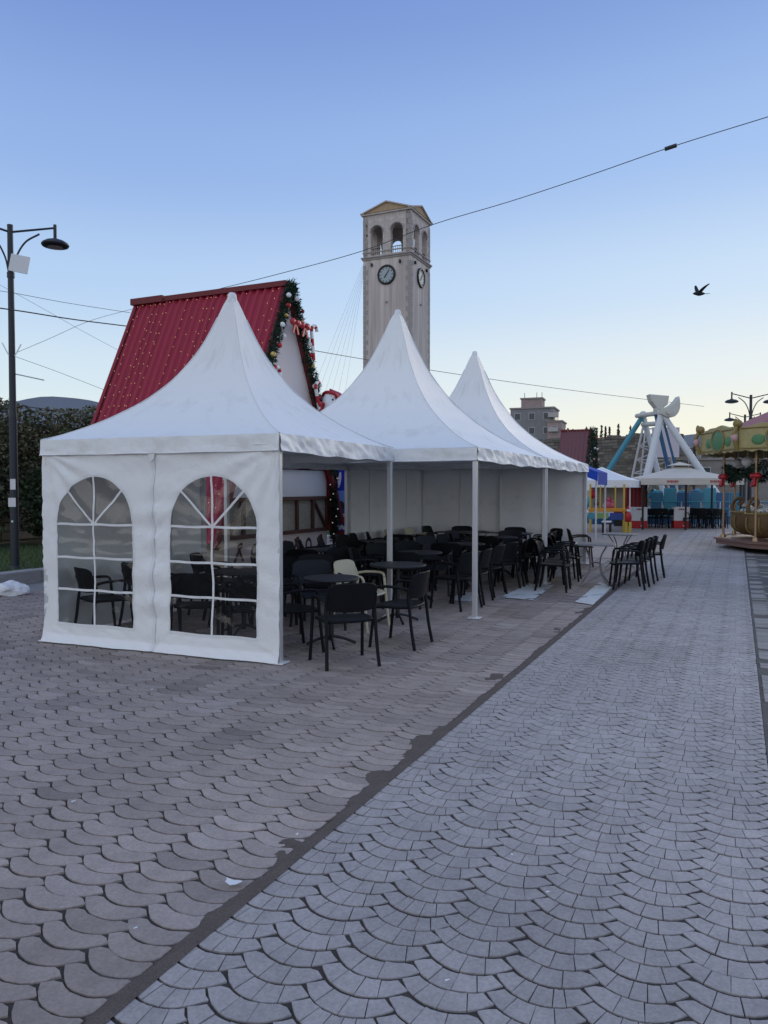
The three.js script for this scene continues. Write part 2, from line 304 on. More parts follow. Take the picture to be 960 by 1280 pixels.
function tentRoof(t, L, top, sd) {
  const q = L / 2, gs = [];
  SIDES.forEach(([A, B, N], k) => {
    gs.push(sheet(48, 40, (a, b) => {
      const r = b * b * .35 + b * .65, h = EAVE + (top - EAVE) * sm(r);
      const bow = Math.max(.02, r) * q; let x = (A[0] + (B[0] - A[0]) * a) * bow, z = (A[1] + (B[1] - A[1]) * a) * bow;
      const e = 4 * a * (1 - a);                                            // faces sag between the hips
      const sag = -.035 * e * Math.sin(Math.PI * Math.min(1, r * 1.05)) * (L / 3);
      const w = (fbm(x * 3 + sd, z * 3, 80 + k, 3) - .5) * .020 * r + .010 * Math.sin((a * 22 + 3 * fbm(r * 4, a * 3, sd, 2)) * 2) * Math.pow(r, 6) * e + .018 * (fbm(a * 14, r * 9, 85 + k, 3) - .5) * Math.pow(r, 4);
      const pull = 1 - .010 * e * Math.pow(r, 3); x *= pull; z *= pull;
      const p = V(x, h + sag + w * (1 - Math.pow(r, 10)), z); p.uv = [a * L / 2 + k * .37, b * L / 2.2]; return p;
    }));
  });
  const rf = mesh('roof_cover', gs, clothM, t);
  mesh('roof_cap', [new THREE.LatheGeometry([[.0, .02], [.035, .02], [.05, .0], [.058, -.05], [.062, -.10]].map(p => new THREE.Vector2(...p)), 16).translate(0, top, 0)], clothM, rf);
  for (const [x, z] of [[-1, 1], [1, 1], [1, -1], [-1, -1]]) {
    const pts = []; for (let i = 1; i <= 12; i++) { const r = i / 12; pts.push(V(x * r * q, EAVE + (top - EAVE) * sm(r) + .004, z * r * q)); }
    mesh('hip_seam', tube(pts, .006, 24, 5), hemM, rf);
  }
  SIDES.forEach(([A, B, N], k) => {
    const wave = (a, d) => .022 * (fbm(a * 9 + sd * 3 + k * 9, d * 2.5 + a * 5, 90, 4) - .5) * (.3 + d) + (k === 0 ? .010 : .034) * (fbm(a * 26 + k, d * 3 - a * 9, 93 + sd, 2) - .5) + .012 * d * Math.sin(a * 17 + 5 * fbm(a * 3, sd, k, 2)) * (k === 0 ? .5 : 1);
    mesh('valance', sheet(72, 6, (a, b) => {
      const o = q + .006 + wave(a, b) + .010 * b, e = 4 * a * (1 - a);
      const along = -1 + 2 * a, p = N[0] ? V(N[0] * o, 0, (A[1] + (B[1] - A[1]) * a) * q) : V((A[0] + (B[0] - A[0]) * a) * q, 0, N[1] * o);
      p.y = EAVE + .004 - VAL * b - (k === 0 ? .004 : .018) * e * b * (1 + .6 * Math.sin(a * 23 + sd)); p.uv = [a * L, .3 + b * .2]; return p;
    }), clothM, t);
    mesh('valance_hem', tube(Array.from({ length: 25 }, (_, i) => { const a = i / 24, o = q + .008 + wave(a, 1) + .010, e = 4 * a * (1 - a); return N[0] ? V(N[0] * o, EAVE + .004 - VAL - (k === 0 ? .004 : .018) * e * (1 + .6 * Math.sin(a * 23 + sd)), (A[1] + (B[1] - A[1]) * a) * q) : V((A[0] + (B[0] - A[0]) * a) * q, EAVE + .004 - VAL - (k === 0 ? .004 : .018) * e * (1 + .6 * Math.sin(a * 23 + sd)), N[1] * o); }), .004, 48, 4), hemM, t);
  });
}
// plain hanging cloth wall on side k
function plainWall(t, L, k, sd, name = 'side_wall') {
  const q = L / 2 - .004, [A, B, N] = SIDES[k];
  const w = mesh(name, sheet(60, 40, (a, b) => {
    let y = .03 + b * (EAVE - .1), o = q + .03 * (fbm(a * 5 + sd, b * 3, 95 + k, 3) - .5) + .014 * Math.sin(a * 26 + 4 * fbm(a * 4, b * 2, sd, 2)) * (.35 + .65 * Math.abs(b - .5));
    const s = -1 + 2 * a; o -= .02; const p = N[0] ? V(N[0] * o, y, (A[1] + (B[1] - A[1]) * a) * q) : V((A[0] + (B[0] - A[0]) * a) * q, y, N[1] * o);
    p.uv = [a * L / 1.6, b * 1.3]; return p;
  }), wallM, t);
  for (const a of [.25, .5, .75]) { const s = (A[N[0] ? 1 : 0] + (B[N[0] ? 1 : 0] - A[N[0] ? 1 : 0]) * a) * q, o = q - .028; mesh('seam', N[0] ? box(.006, EAVE - .12, .035, N[0] * o, EAVE / 2, s) : box(.035, EAVE - .12, .006, s, EAVE / 2, N[1] * o), wallM, w); }
  return w;
}
// front wall with two arched windows
function windowWall(t, L) {
  const q = L / 2 - .01, HW = .51, Y0 = .235, YS = 1.31, z0 = L / 2 - .004, H = EAVE - .1;
  const creaseN = (x, y) => {
    let z = .036 * (fbm(x * 2.2, y * 1.6, 100, 3) - .5) + .016 * (fbm(x * 6, y * 9, 101, 3) - .5);
    const seam = Math.abs(x); z += .020 * Math.exp(-seam * 6) * Math.sin(y * 22 + 4 * fbm(y * 3, 1, 102, 2)) * (y > .3 && y < 1.6 ? 1 : .4);
    const ed = Math.min(q - Math.abs(x), .4); z += .005 * Math.exp(-ed * 9) * Math.sin(y * 24 + x * 6 + 3 * fbm(y * 4, x, 103, 2));
    z += .0045 * Math.exp(-ed * 4.5) * Math.sin(y * 58 + x * 22 + 5 * fbm(y * 5, x * 3, 107, 2)) + .004 * Math.exp(-seam * 4) * Math.sin(y * 47 - Math.abs(x) * 30 + 4 * fbm(y * 4, x * 4, 108, 2));
    for (const c of [1.16, 1.0]) z += (c === 1.16 ? -.012 : .006) * Math.exp(-(((y - c - .012 * Math.sin(x * 3)) / .018) ** 2));      // storage folds
    for (const s of [-1, 1]) { const dx = q - s * x, dy = H - y, d = Math.hypot(dx, dy); z += .020 * Math.exp(-d * 1.5) * Math.sin(Math.atan2(dx, dy) * 17); }
    z += .022 * Math.exp(-y * 5) * (fbm(x * 4, 2, 105, 2) - .2) * 2;
    if (y < .1) z += (.1 - y) * .5;
    return z0 + z;
  };
  for (const side of [-1, 1]) {
    const xa = side < 0 ? -q : .006, xb = side < 0 ? -.006 : q, xc = (xa + xb) / 2 + (side < 0 ? -.02 : -.02);
    const ring = [], outer = [], N = 132, wob = i => .004 * Math.sin(i * .7) ;
    const per = [2 * HW, YS - Y0, Math.PI * HW, YS - Y0], tot = per.reduce((a, b) => a + b);
    for (let i = 0; i < N; i++) {
      let d = i / N * tot, p;
      if (d < per[0]) p = [xc - HW + d, Y0]; else if ((d -= per[0]) < per[1]) p = [xc + HW, Y0 + d];
      else if ((d -= per[1]) < per[2]) { const a = d / HW; p = [xc + HW * Math.cos(a), YS + HW * Math.sin(a)]; }
      else { d -= per[2]; p = [xc - HW, YS - d]; }
      p[0] += .006 * Math.sin(p[1] * 9 + side); p[1] += .005 * Math.sin(p[0] * 8); ring.push(p);
      // outer point: cast from window centre to the panel's rectangle
      const cy = 1.0, dx = p[0] - xc, dy = p[1] - cy;
      const k = Math.min(dx > 0 ? (xb - xc) / dx : dx < 0 ? (xa - xc) / dx : 9e9, dy > 0 ? (H - cy) / dy : dy < 0 ? (.015 - cy) / dy : 9e9);
      outer.push([xc + dx * k, cy + dy * k]);
    }
    // put exact corners into the outer ring
    for (const C of [[xa, .015], [xb, .015], [xb, H], [xa, H]]) { let bi = 0, bd = 9; outer.forEach((o, i) => { const d = Math.hypot(o[0] - C[0], o[1] - C[1]); if (d < bd) { bd = d; bi = i; } }); outer[bi] = C; }
    const ringSheet = (P0, P1, M, off) => sheet(N, M, (a, b) => { const i = Math.round(a * N) % N, x = P0[i][0] + (P1[i][0] - P0[i][0]) * b, y = P0[i][1] + (P1[i][1] - P0[i][1]) * b; const p = V(x, y, creaseN(x, y) + off); p.uv = [x / 1.6, y / 1.6]; return p; });
    const panel = mesh('wall_panel', ringSheet(ring, outer, 16, 0), clothM, t);
    panel.name = 'wall_panel';
    const ctr = ring.map(() => [xc, 1.05]);
    mesh('window_film', ringSheet(ctr, ring.map(p => [p[0] + (p[0] - xc) * .02, p[1] + (p[1] - 1.05) * .02]), 14, -.006), filmM, panel);
    const strip = (p, r, w = .024) => sheet(28, 1, (a, b) => { const dx = r[0] - p[0], dy = r[1] - p[1], l = Math.hypot(dx, dy); const x = p[0] + dx * a - dy / l * w * (b - .5), y = p[1] + dy * a + dx / l * w * (b - .5); const wv = .006 * Math.sin(a * 14 + p[0] * 5); return V(x + (dx ? 0 : wv), y + (dy ? 0 : wv * .5), creaseN(x, y) + .004); });
    const mm = clothM;
    mesh('window_bar', strip([xc, Y0], [xc, YS + HW]), mm, panel);
    for (const y of [YS, .95, .60]) mesh('window_bar', strip([xc - HW, y], [xc + HW, y]), mm, panel);
    for (const s of [-1, 1]) mesh('window_bar', strip([xc, YS], [xc + s * HW * .72, YS + HW * .70]), mm, panel);
    mesh('window_welt', sheet(N, 1, (a, b) => { const i = Math.round(a * N) % N, k = 1 + .035 * b, x = xc + (ring[i][0] - xc) * k, y = 1.0 + (ring[i][1] - 1.0) * k; return V(x, y, creaseN(x, y) + .003); }), clothM, panel);
  }
  mesh('zip_flap', sheet(2, 40, (a, b) => { const y = .02 + b * (H - .02), x = -.02 + .04 * a; return V(x + .008 * Math.sin(y * 7), y, creaseN(0, y) + .006 + .004 * Math.sin(a * 3)); }), hemM, t);
  mesh('tie_flap', extr(poly([[-.06, 0], [.06, 0], [.03, -.12], [0, -.14], [-.03, -.12]]), .004).translate(0, H - .005, z0 + .012), clothM, t);
}
{
  const c = V(-1.825, 0, -9.3), t = thing('pagoda_tent', 'white peaked tent with two arched clear windows in its front wall', 'tent', c, -22 * Math.PI / 180, 'white peaked tents in a row');
  tentFrame(t, 3, 4.0, 1); tentRoof(t, 3, 4.02, 1); windowWall(t, 3); plainWall(t, 3, 3, 4);
}
{
  const t = thing('pagoda_tent', 'white peaked tent open at the sides, between the windowed tent and the walled tent', 'tent', P(-5.05, 11.51), TURN, 'white peaked tents in a row');
  tentFrame(t, 4, 4.55, 2); tentRoof(t, 4, 4.57, 2);
}
{
  const t = thing('pagoda_tent', 'white peaked tent closed by plain cloth walls at its back and far side', 'tent', P(-5.05, 15.54), TURN, 'white peaked tents in a row');
  tentFrame(t, 4, 4.55, 3); tentRoof(t, 4, 4.55, 3); plainWall(t, 4, 2, 6, 'back_wall'); plainWall(t, 4, 3, 7);
  mesh('middle_pole', rbox(.05, EAVE - .05, .05, .006, 0, (EAVE - .05) / 2, -1.93), aluM, t);
}
// ---------- chairs and tables ----------
const plast = (c, r = .58) => new THREE.MeshPhysicalMaterial({ color: c, roughness: r, specularIntensity: .4, side: THREE.DoubleSide, bumpMap: grainB, bumpScale: .0006 });
const blackP = plast(lin(.005, .0058, .008)), greyP = plast(lin(.022, .026, .034)), creamP = plast(lin(.55, .50, .36), .5), brownP = plast(lin(.05, .028, .02));
function chairParts(m) {
  const seat = sheet(12, 12, (a, b) => { const u = a * 2 - 1, v = b * 2 - 1, k = .235, sx = u * Math.sqrt(1 - v * v * .28), sz = v * Math.sqrt(1 - u * u * .28); return V(sx * k * 1.06, .452 - .016 * (1 - u * u) * (1 - v * v) - .02 * Math.max(0, v) ** 3, sz * k * 1.02 + .01); });
  const under = sheet(12, 12, (a, b) => { const u = a * 2 - 1, v = b * 2 - 1, k = .235, sx = u * Math.sqrt(1 - v * v * .28), sz = v * Math.sqrt(1 - u * u * .28); return V(sx * k * 1.04, .424 - .012 * (1 - u * u) * (1 - v * v) - .02 * Math.max(0, v) ** 3, sz * k + .01); });
  const rim = []; for (let i = 0; i < 40; i++) { const f = i / 40 * 4, e = Math.floor(f), w = (f - e) * 2 - 1; const [u, v] = e === 0 ? [w, -1] : e === 1 ? [1, w] : e === 2 ? [-w, 1] : [-1, -w]; rim.push(V(u * Math.sqrt(1 - v * v * .28) * .25, .438 - .02 * Math.max(0, v) ** 3, v * Math.sqrt(1 - u * u * .28) * .24 + .01)); }
  const ringG = tube(rim, .016, 48, 6, true);
  // backrest: curved shell, top corners rounded (local +z is the front of the chair)
  const back = off => sheet(16, 8, (a, b) => { const u = a * 2 - 1, wdt = .245 * (1 - .05 * Math.pow(b, 3)), rise = b * (.255 - .035 * Math.pow(Math.abs(u), 6)); return V(u * wdt, .545 + rise - .018 * (1 - u * u) * (1 - b), -.245 - .06 * b + .055 * u * u + off); });
  const edge = []; for (let i = 0; i <= 30; i++) { const k = i / 30, f = k * 3; let a, b; if (f < 1) { a = 0; b = f; } else if (f < 2) { a = f - 1; b = 1; } else { a = 1; b = 3 - f; } const u = a * 2 - 1; edge.push(V(u * .245 * (1 - .05 * b ** 3), .545 + b * (.255 - .035 * u ** 6) - .018 * (1 - u * u) * (1 - b), -.245 - .06 * b + .055 * u * u)); }
  const out = [['seat', [seat, under, ringG]], ['backrest', [back(.009), back(-.009), tube(edge, .010, 60, 6)]]];
  for (const s of [-1, 1]) {
    out.push(['armrest', [tube([V(s * .262, .60, .175), V(s * .268, .642, .155), V(s * .268, .655, .10), V(s * .266, .655, -.04), V(s * .258, .645, -.14), V(s * .244, .63, -.205)], .016, 20, 7).scale(1, 1, 1)]]);
    out.push(['leg', [tube([V(s * .275, 0, .235), V(s * .268, .22, .21), V(s * .262, .44, .19), V(s * .262, .60, .175)], .0175, 12, 8)]]);
    out.push(['leg', [tube([V(s * .262, 0, -.275), V(s * .252, .22, -.235), V(s * .246, .44, -.21), V(s * .245, .58, -.195), V(s * .240, .70, -.235)], .018, 14, 8)]]);
  }
  return out.map(([n, g]) => [n, merge(g), m]);
}
const chairSets = { black: chairParts(blackP), grey: chairParts(greyP), cream: chairParts(creamP), brown: chairParts(brownP) };
function chair(p, phi, kind, label, group) {
  const c = thing('plastic_armchair', label, 'chair', p, Math.PI - phi * Math.PI / 180, group);
  for (const [n, g, m] of chairSets[kind]) mesh(n, g, m, c);
  return c;
}
const tabM = mat(lin(.020, .021, .026), .62), steelM = mat(lin(.22, .22, .23), .5, { metalness: .6 }), darkMetal = mat(lin(.02, .02, .022), .4, { metalness: .3 }), tabGrey = mat(lin(.20, .19, .19), .65, { map: grainT });
function roundTable(p, label, r = .34, group) {
  const t = thing('cafe_table', label, 'table', p, rr(0, 1.5), group);
  mesh('table_top', new THREE.LatheGeometry([[0, .71], [r - .01, .71], [r, .716], [r + .004, .724], [r, .734], [r - .01, .738], [0, .738]].map(q => new THREE.Vector2(...q)), 40), tabM, t);
  mesh('column', [rod(V(0, .05, 0), V(0, .71, 0), .03, .026, 12), new THREE.CylinderGeometry(.11, .11, .012, 16).translate(0, .703, 0)], darkMetal, t);
  for (let k = 0; k < 4; k++) { const a = k * Math.PI / 2; mesh('base_foot', tube([V(0, .10, 0), V(Math.cos(a) * .12, .075, Math.sin(a) * .12), V(Math.cos(a) * .27, .016, Math.sin(a) * .27)], .016, 8, 6), darkMetal, t); }
  return t;
}
function squareTable(p, turn, label, w = .62, topMat = tabGrey, group) {
  const t = thing('square_table', label, 'table', p, turn, group), q = w / 2;
  mesh('table_top', rbox(w, .024, w, .01, 0, .727, 0), topMat, t);
  mesh('top_rim', tube([V(-q, .722, -q), V(q, .722, -q), V(q, .722, q), V(-q, .722, q)].flatMap((a, i, A) => { const b = A[(i + 1) % 4]; return [a.clone().lerp(b, .06), a.clone().lerp(b, .94)]; }), .011, 60, 5, true), steelM, t);
  for (const [x, z] of [[-1, -1], [1, -1], [1, 1], [-1, 1]]) mesh('leg', tube([V(x * .20, .712, z * .20), V(x * .10, .52, z * .10), V(x * .085, .36, z * .085), V(x * .12, .2, z * .12), V(x * .24, .012, z * .24)], .012, 16, 6), steelM, t);
  mesh('stretcher', [rod(V(-.09, .4, -.09), V(.09, .4, .09), .008), rod(V(.09, .41, -.09), V(-.09, .41, .09), .008)], steelM, t);
  return t;
}
const GT = 'black plastic armchairs under the tents';
// tent with windows
const T1 = gnd(414, 806), T2 = gnd(497, 777), T3 = gnd(519, 762);
roundTable(T1, 'round black cafe table beside the cream armchair', .30, 'round black cafe tables');
roundTable(T2, 'round black cafe table beside the pole shared by the windowed tent and the middle tent', .36, 'round black cafe tables');
chair(gnd(430, 828), -22, 'black', 'black plastic armchair turned away at the open corner of the windowed tent');
chair(gnd(500, 805), -66, 'black', 'black plastic armchair standing sideways outside the pole row near the round table');
chair(gnd(366, 812), 62, 'black', 'black plastic armchair just behind the corner post of the windowed tent');
chair(gnd(397, 786), 158, 'grey', 'dark grey plastic armchair at the round table, left of the cream armchair');
chair(gnd(452, 784), 118, 'cream', 'cream plastic armchair at the round black table under the windowed tent');
const inT1 = (x, z) => V(-1.825, 0, -9.3).add(V(x, 0, z).applyAxisAngle(V(0, 1, 0), -22 * Math.PI / 180));
chair(inT1(-1.08, 1.0), 48, 'black', 'black plastic armchair behind the clear window nearer the lamp post');
chair(inT1(-1.0, .30), 40, 'black', 'black plastic armchair with its back to the window nearer the lamp post');
roundTable(inT1(.30, .25), 'round black cafe table inside the windowed tent', .36, 'round black cafe tables');
const GW = 'black armchairs behind the windows';
for (const [x, z, f] of [[.20, .98, 0], [-.25, -.25, 70], [.28, -.55, 180], [.85, .98, -20], [.62, -1.10, 160], [-.10, -1.15, 100], [-.9, -.9, 95]]) chair(inT1(x, z), f, 'black', 'black plastic armchair standing in the shade inside the windowed tent', GW);
// middle tent
const TN = t => t < 13.53 ? 'middle tent' : 'walled tent';
const ch = (s, t, f, kind = 'black') => chair(P(s, t), f, kind, { black: s > -4 ? 'black plastic armchair in the row along the open pole line of the ' + TN(t) : s > -5.6 ? 'black plastic armchair between the two rows of round tables under the ' + TN(t) : 'black plastic armchair along the house side of the ' + TN(t), grey: 'dark grey plastic armchair among the black ones under the open tents', cream: 'cream plastic armchair in the row before the plain tent wall' }[kind], { black: s > -4 ? 'armchairs along the pole line, ' + TN(t) : s > -5.6 ? 'armchairs between the table rows, ' + TN(t) : 'armchairs along the house side, ' + TN(t), grey: 'dark grey armchairs under the tents', cream: 'cream armchairs before the tent wall' }[kind]);
const tb = (s, t, r = .34) => roundTable(P(s, t), 'round black cafe table among the chairs under the open tents', r, 'round black tables among the chairs');
tb(-4.35, 10.75); tb(-4.3, 12.75); tb(-5.9, 10.6); tb(-5.95, 12.5); tb(-4.25, 14.75); tb(-5.9, 14.5);
for (const a of [[-3.62, 10.30, -50], [-3.60, 10.93, -68], [-3.64, 11.75, -60], [-3.62, 12.45, -52], [-3.60, 13.1, -75], [-3.62, 13.8, -58], [-3.60, 14.5, -50], [-3.62, 15.15, -70], [-2.75, 12.75, 110], [-3.7, 15.75, -60]]) ch(...a);
for (const a of [[-4.95, 10.25, 100, 'grey'], [-5.05, 11.1, 130], [-4.4, 11.5, 195, 'grey'], [-4.35, 12.02, 15], [-5.0, 12.45, 100], [-5.05, 13.2, 140, 'grey'], [-4.35, 13.5, 190], [-4.3, 14.05, 20], [-4.95, 14.6, 95], [-4.3, 15.5, 200, 'grey'],
  [-6.55, 10.2, 80], [-6.6, 11.0, 110, 'grey'], [-5.9, 11.35, 190], [-5.95, 11.9, 20], [-6.6, 12.2, 95, 'grey'], [-6.6, 12.95, 120], [-5.9, 13.25, 195], [-5.9, 13.82, 20], [-6.6, 14.2, 90], [-5.2, 15.15, 130, 'grey'], [-5.25, 10.62, 60], [-5.3, 11.7, 80], [-5.35, 12.78, 100], [-5.3, 13.75, 70], [-5.3, 14.3, 110], [-4.85, 11.75, 150], [-4.9, 13.85, 120], [-6.65, 11.6, 85], [-6.65, 13.6, 100], [-4.35, 10.1, 5], [-5.85, 9.95, 10], [-5.2, 9.95, 170]]) ch(...a);
for (const a of [[-6.55, 15.0, 95, 'cream'], [-6.35, 15.65, 110, 'cream'], [-6.5, 16.25, 100, 'cream'], [-6.4, 16.85, 120, 'black'], [-5.75, 16.95, 175, 'black'], [-4.5, 16.95, 180], [-3.75, 16.2, -75], [-3.8, 16.85, -110]]) ch(...a);
squareTable(P(-5.25, 16.2), .3, 'square dark cafe table on crossed metal legs before the back tent wall', .7, tabM);
squareTable(P(-4.4, 16.25), .5, 'square dark cafe table on crossed metal legs beside the back corner pole', .6, tabM);
// outside on the promenade edge
const GO = 'black armchairs on the outer side of the promenade tables', GI = 'black armchairs between the tents and the promenade tables';
const OT = toST(gnd(752, 733)), O2 = toST(gnd(779, 712));
squareTable(P(OT[0] - .12, OT[1] + .05), TURN + .12, 'square grey cafe table on crossed steel legs near the white painted marking', .62);
squareTable(P(O2[0] - .1, O2[1] + .25), TURN - .1, 'square grey cafe table farther along beside the walled tent', .62);
for (const [ds, dt, f] of [[-.78, -.40, 98], [-.80, .12, 102], [-.78, .64, 97], [-.82, 1.16, 100]]) chair(P(OT[0] + ds, OT[1] + dt), f, 'black', 'black plastic armchair facing the promenade beside the walled tent', GI);
chair(P(O2[0] - .95, O2[1] + .45), 100, 'brown', 'dark brown plastic armchair beside the corner of the walled tent');
const R0 = toST(gnd(782, 735));
for (const [ds, dt, f] of [[0, 0, -80], [.03, .48, -78], [.05, .96, -82], [.08, 1.44, -79], [.18, 2.05, -70]]) chair(P(R0[0] + ds, R0[1] + dt), f, 'black', 'black plastic armchair in the row out on the promenade, backs outward', GO);
// ---------- festive house ----------
const redRoof = mat(lin(.36, .016, .046), .6, { bumpMap: grainB, bumpScale: .002 }), redDark = mat(lin(.16, .012, .018), .6), timber = mat(lin(.075, .024, .016), .7, { bumpMap: grainB, bumpScale: .003 });
const creamWall = mat(lin(.50, .46, .37), .85, { map: grainT }), pinkWall = mat(lin(.72, .62, .58), .85), whitePanel = mat(lin(.68, .67, .67), .7), pineM = mat(lin(1, 1, 1), .85, { vertexColors: true });
const redGloss = mat(lin(.42, .012, .02), .35), whiteGloss = mat(lin(.78, .78, .76), .4), goldM = mat(lin(.55, .40, .12), .35, { metalness: .5 }), bulbM = mat(lin(.8, .6, .25), .4, { emissive: lin(1, .62, .22), emissiveIntensity: .4 });
function leafSpray(path, n, rad, len, cols) {     // needles round a path of points
  const o = empty(), curve = new THREE.CatmullRomCurve3(path);
  for (let i = 0; i < n; i++) {
    const p = curve.getPoint(rnd()), d = V(rr(-1, 1), rr(-1, 1), rr(-1, 1)).normalize(), q = p.clone().addScaledVector(d, rad * Math.sqrt(rnd()));
    const e = q.clone().addScaledVector(V(rr(-1, 1), rr(-1, 1), rr(-1, 1)).normalize().add(d).normalize(), len * rr(.5, 1)), w = V(rr(-1, 1), rr(-1, 1), rr(-1, 1)).normalize().multiplyScalar(len * .16), c = cols[rnd() * cols.length | 0];
    o.pos.push(q.x - w.x, q.y - w.y, q.z - w.z, q.x + w.x, q.y + w.y, q.z + w.z, e.x, e.y, e.z); for (let k = 0; k < 3; k++) { o.uv.push(0, 0); o.col.push(...c); }
  }
  return finish(o);
}
const PINE = [[.012, .035, .018], [.018, .05, .025], [.008, .022, .014]];
function festiveHouse(sG, tC, len, half, peak, eave, label, big) {
  const h = thing('festive_house', label, 'house', P(sG, tC), TURN, 'red A-frame festive houses');
  const sl = (peak - eave) / half;
  for (const side of [1, -1]) {            // +1: slope facing the camera side (local +z)
    const L = Math.hypot(peak - eave, half), ang = Math.atan2(peak - eave, half);
    const nR = big ? 22 : 8, rf = mesh('roof_slope', (() => {
      const gs = [sheet(nR * 8, 2, (a, b) => { const x = -len + .0 + a * (len + .12), f = (a * nR) % 1, rib = f < .22 ? .060 : f < .30 ? .060 * (1 - (f - .22) / .08) : f > .92 ? .060 * (f - .92) / .08 : .004 * Math.sin(f * 20); const d = b * L; return V(x, peak - d * Math.sin(ang) + rib * Math.cos(ang), side * (d * Math.cos(ang) + rib * Math.sin(ang))); })];
      return gs;
    })(), big ? redRoof : mat(lin(.17, .07, .085), .7), h);
    mesh('roof_board', bar(V(.08, peak - .07, side * .03), V(.08, eave - .07, side * (half + .03)), .09, .09), redDark, rf);
    mesh('roof_board', bar(V(-len + .02, peak - .07, side * .03), V(-len + .02, eave - .07, side * (half + .03)), .09, .09), redDark, rf);
  }
  mesh('ridge_cap', [box(len * .8, .10, .2, -len * .4 + .1, peak + .03, 0), box(len * .23, .13, .26, -len + len * .1, peak + .035, 0)], redDark, h);
  const g0 = 2.1, hw = y => (peak - y) / sl - .05;
  mesh('gable_panel', extr(poly([[-hw(g0), g0], [hw(g0), g0], [0, peak - .12]]), .06).rotateY(Math.PI / 2).translate(-.02, 0, 0), pinkWall, h);
  mesh('gable_panel', extr(poly([[-hw(g0), g0], [hw(g0), g0], [0, peak - .12]]), .06).rotateY(Math.PI / 2).translate(-len + .08, 0, 0), creamWall, h);
  const W = (peak - 1.6) / sl - .06;
  for (const z of [W - .1, -W + .1]) mesh('side_wall', box(len - .2, 1.5, .08, -len / 2, .75, z), creamWall, h);
  const f = mesh('facade', box(.06, 1.5, W * 2 - .1, -.12, .75, 0), creamWall, h);
  mesh('header_panel', box(.08, .55, W * 2 - .1, -.11, 1.79, 0), whitePanel, h);
  mesh('base_panel', box(.03, .78, W * 2 - .12, -.072, .39, 0), pinkWall, h);
  if (!big) return h;
  for (const y of [.82, 1.49]) mesh('beam', rbox(.07, .075, W * 2 - .02, .006, -.06, y, 0), timber, h);
  for (const z of [-W + .05, -1.18, -.55, .08, .7, 1.3, W - .05]) mesh('beam', rbox(.06, .60, .07, .006, -.062, 1.155, z), timber, h);
  mesh('beam', bar(V(-.058, 1.45, -1.22), V(-.058, .86, -W + .1), .05, .05), timber, h); mesh('beam', bar(V(-.058, 1.45, 1.34), V(-.058, .86, W - .1), .05, .05), timber, h);
  // tools and wreaths painted as wooden cut-outs on the base panel
  for (const [z, k] of [[-1.5, 1], [-1.0, 0], [-.55, 1], [-.1, 0], [.4, 1], [.95, 0], [1.4, 1]]) {
    if (k) mesh('cut_out', [box(.02, .30, .05, -.060, .52, z, 0, 0, .5), box(.02, .34, .035, -.043, .50, z + .12, 0, 0, -.6), box(.02, .09, .14, -.044, .66, z + .03, 0, 0, .3)], timber, h);
    else mesh('cut_out', new THREE.TorusGeometry(.10, .032, 6, 18).rotateY(Math.PI / 2).scale(.4, 1.25, 1).translate(-.060, .52, z), mat(lin(.03, .035, .03), .7), h);
  }
  return h;
}
const HS = -8.0, HT = 12.78, HP = 5.60, HE = .75, HH = 2.30, HL = 3.68;
festiveHouse(HS, HT, HL, HH, HP, HE, 'tall red A-frame festive house with garlanded gable behind the windowed tent', true);
const hLocal = (x, y, z) => V(x, y, z).applyAxisAngle(V(0, 1, 0), TURN).add(P(HS, HT));
const slopeZ = y => (HP - y) * HH / (HP - HE);
{ // curtain of little lamps on the roof slope that faces the tents
  const c = thing('fairy_lights', 'curtain of small warm fairy lights over the tall red roof', 'lights', P(HS, HT), TURN);
  for (let i = 0; i < 30; i++) {
    if (hash(i, 77) < .36) continue;
    const x = -HL + .12 + i * (HL - .2) / 29, gs = [], n = 12 + (hash(i, 78) * 14 | 0), wire = [], sw = rr(-.07, .07);
    for (let k = 0; k < n; k++) { const d = .12 + k * (5.1 / n) + rr(-.03, .03), an = Math.atan2(HP - HE, HH), y = HP - d * Math.sin(an) + .03, z = d * Math.cos(an) + .05; gs.push(new THREE.OctahedronGeometry(.011, 0).translate(x + sw * Math.sin(k * .5) + rr(-.02, .02), y, z)); wire.push(V(x + sw * Math.sin(k * .5), y, z - .005)); }
    const w = mesh('light_string', gs, bulbM, c); mesh('wire', tube(wire, .003, 24, 3), mat(lin(.05, .02, .02), .8), w);
  }
}
const bow = (x, y, z, k) => [ball(.11 * k, x, y, z + .12 * k, 8, .5, .8, 1.1), ball(.11 * k, x, y, z - .12 * k, 8, .5, .8, 1.1), ball(.05 * k, x + .03, y, z, 7), box(.02, .26 * k, .06 * k, x, y - .15 * k, z + .07 * k, 0, 0, -.4), box(.02, .26 * k, .06 * k, x, y - .15 * k, z - .07 * k, 0, 0, .4)];
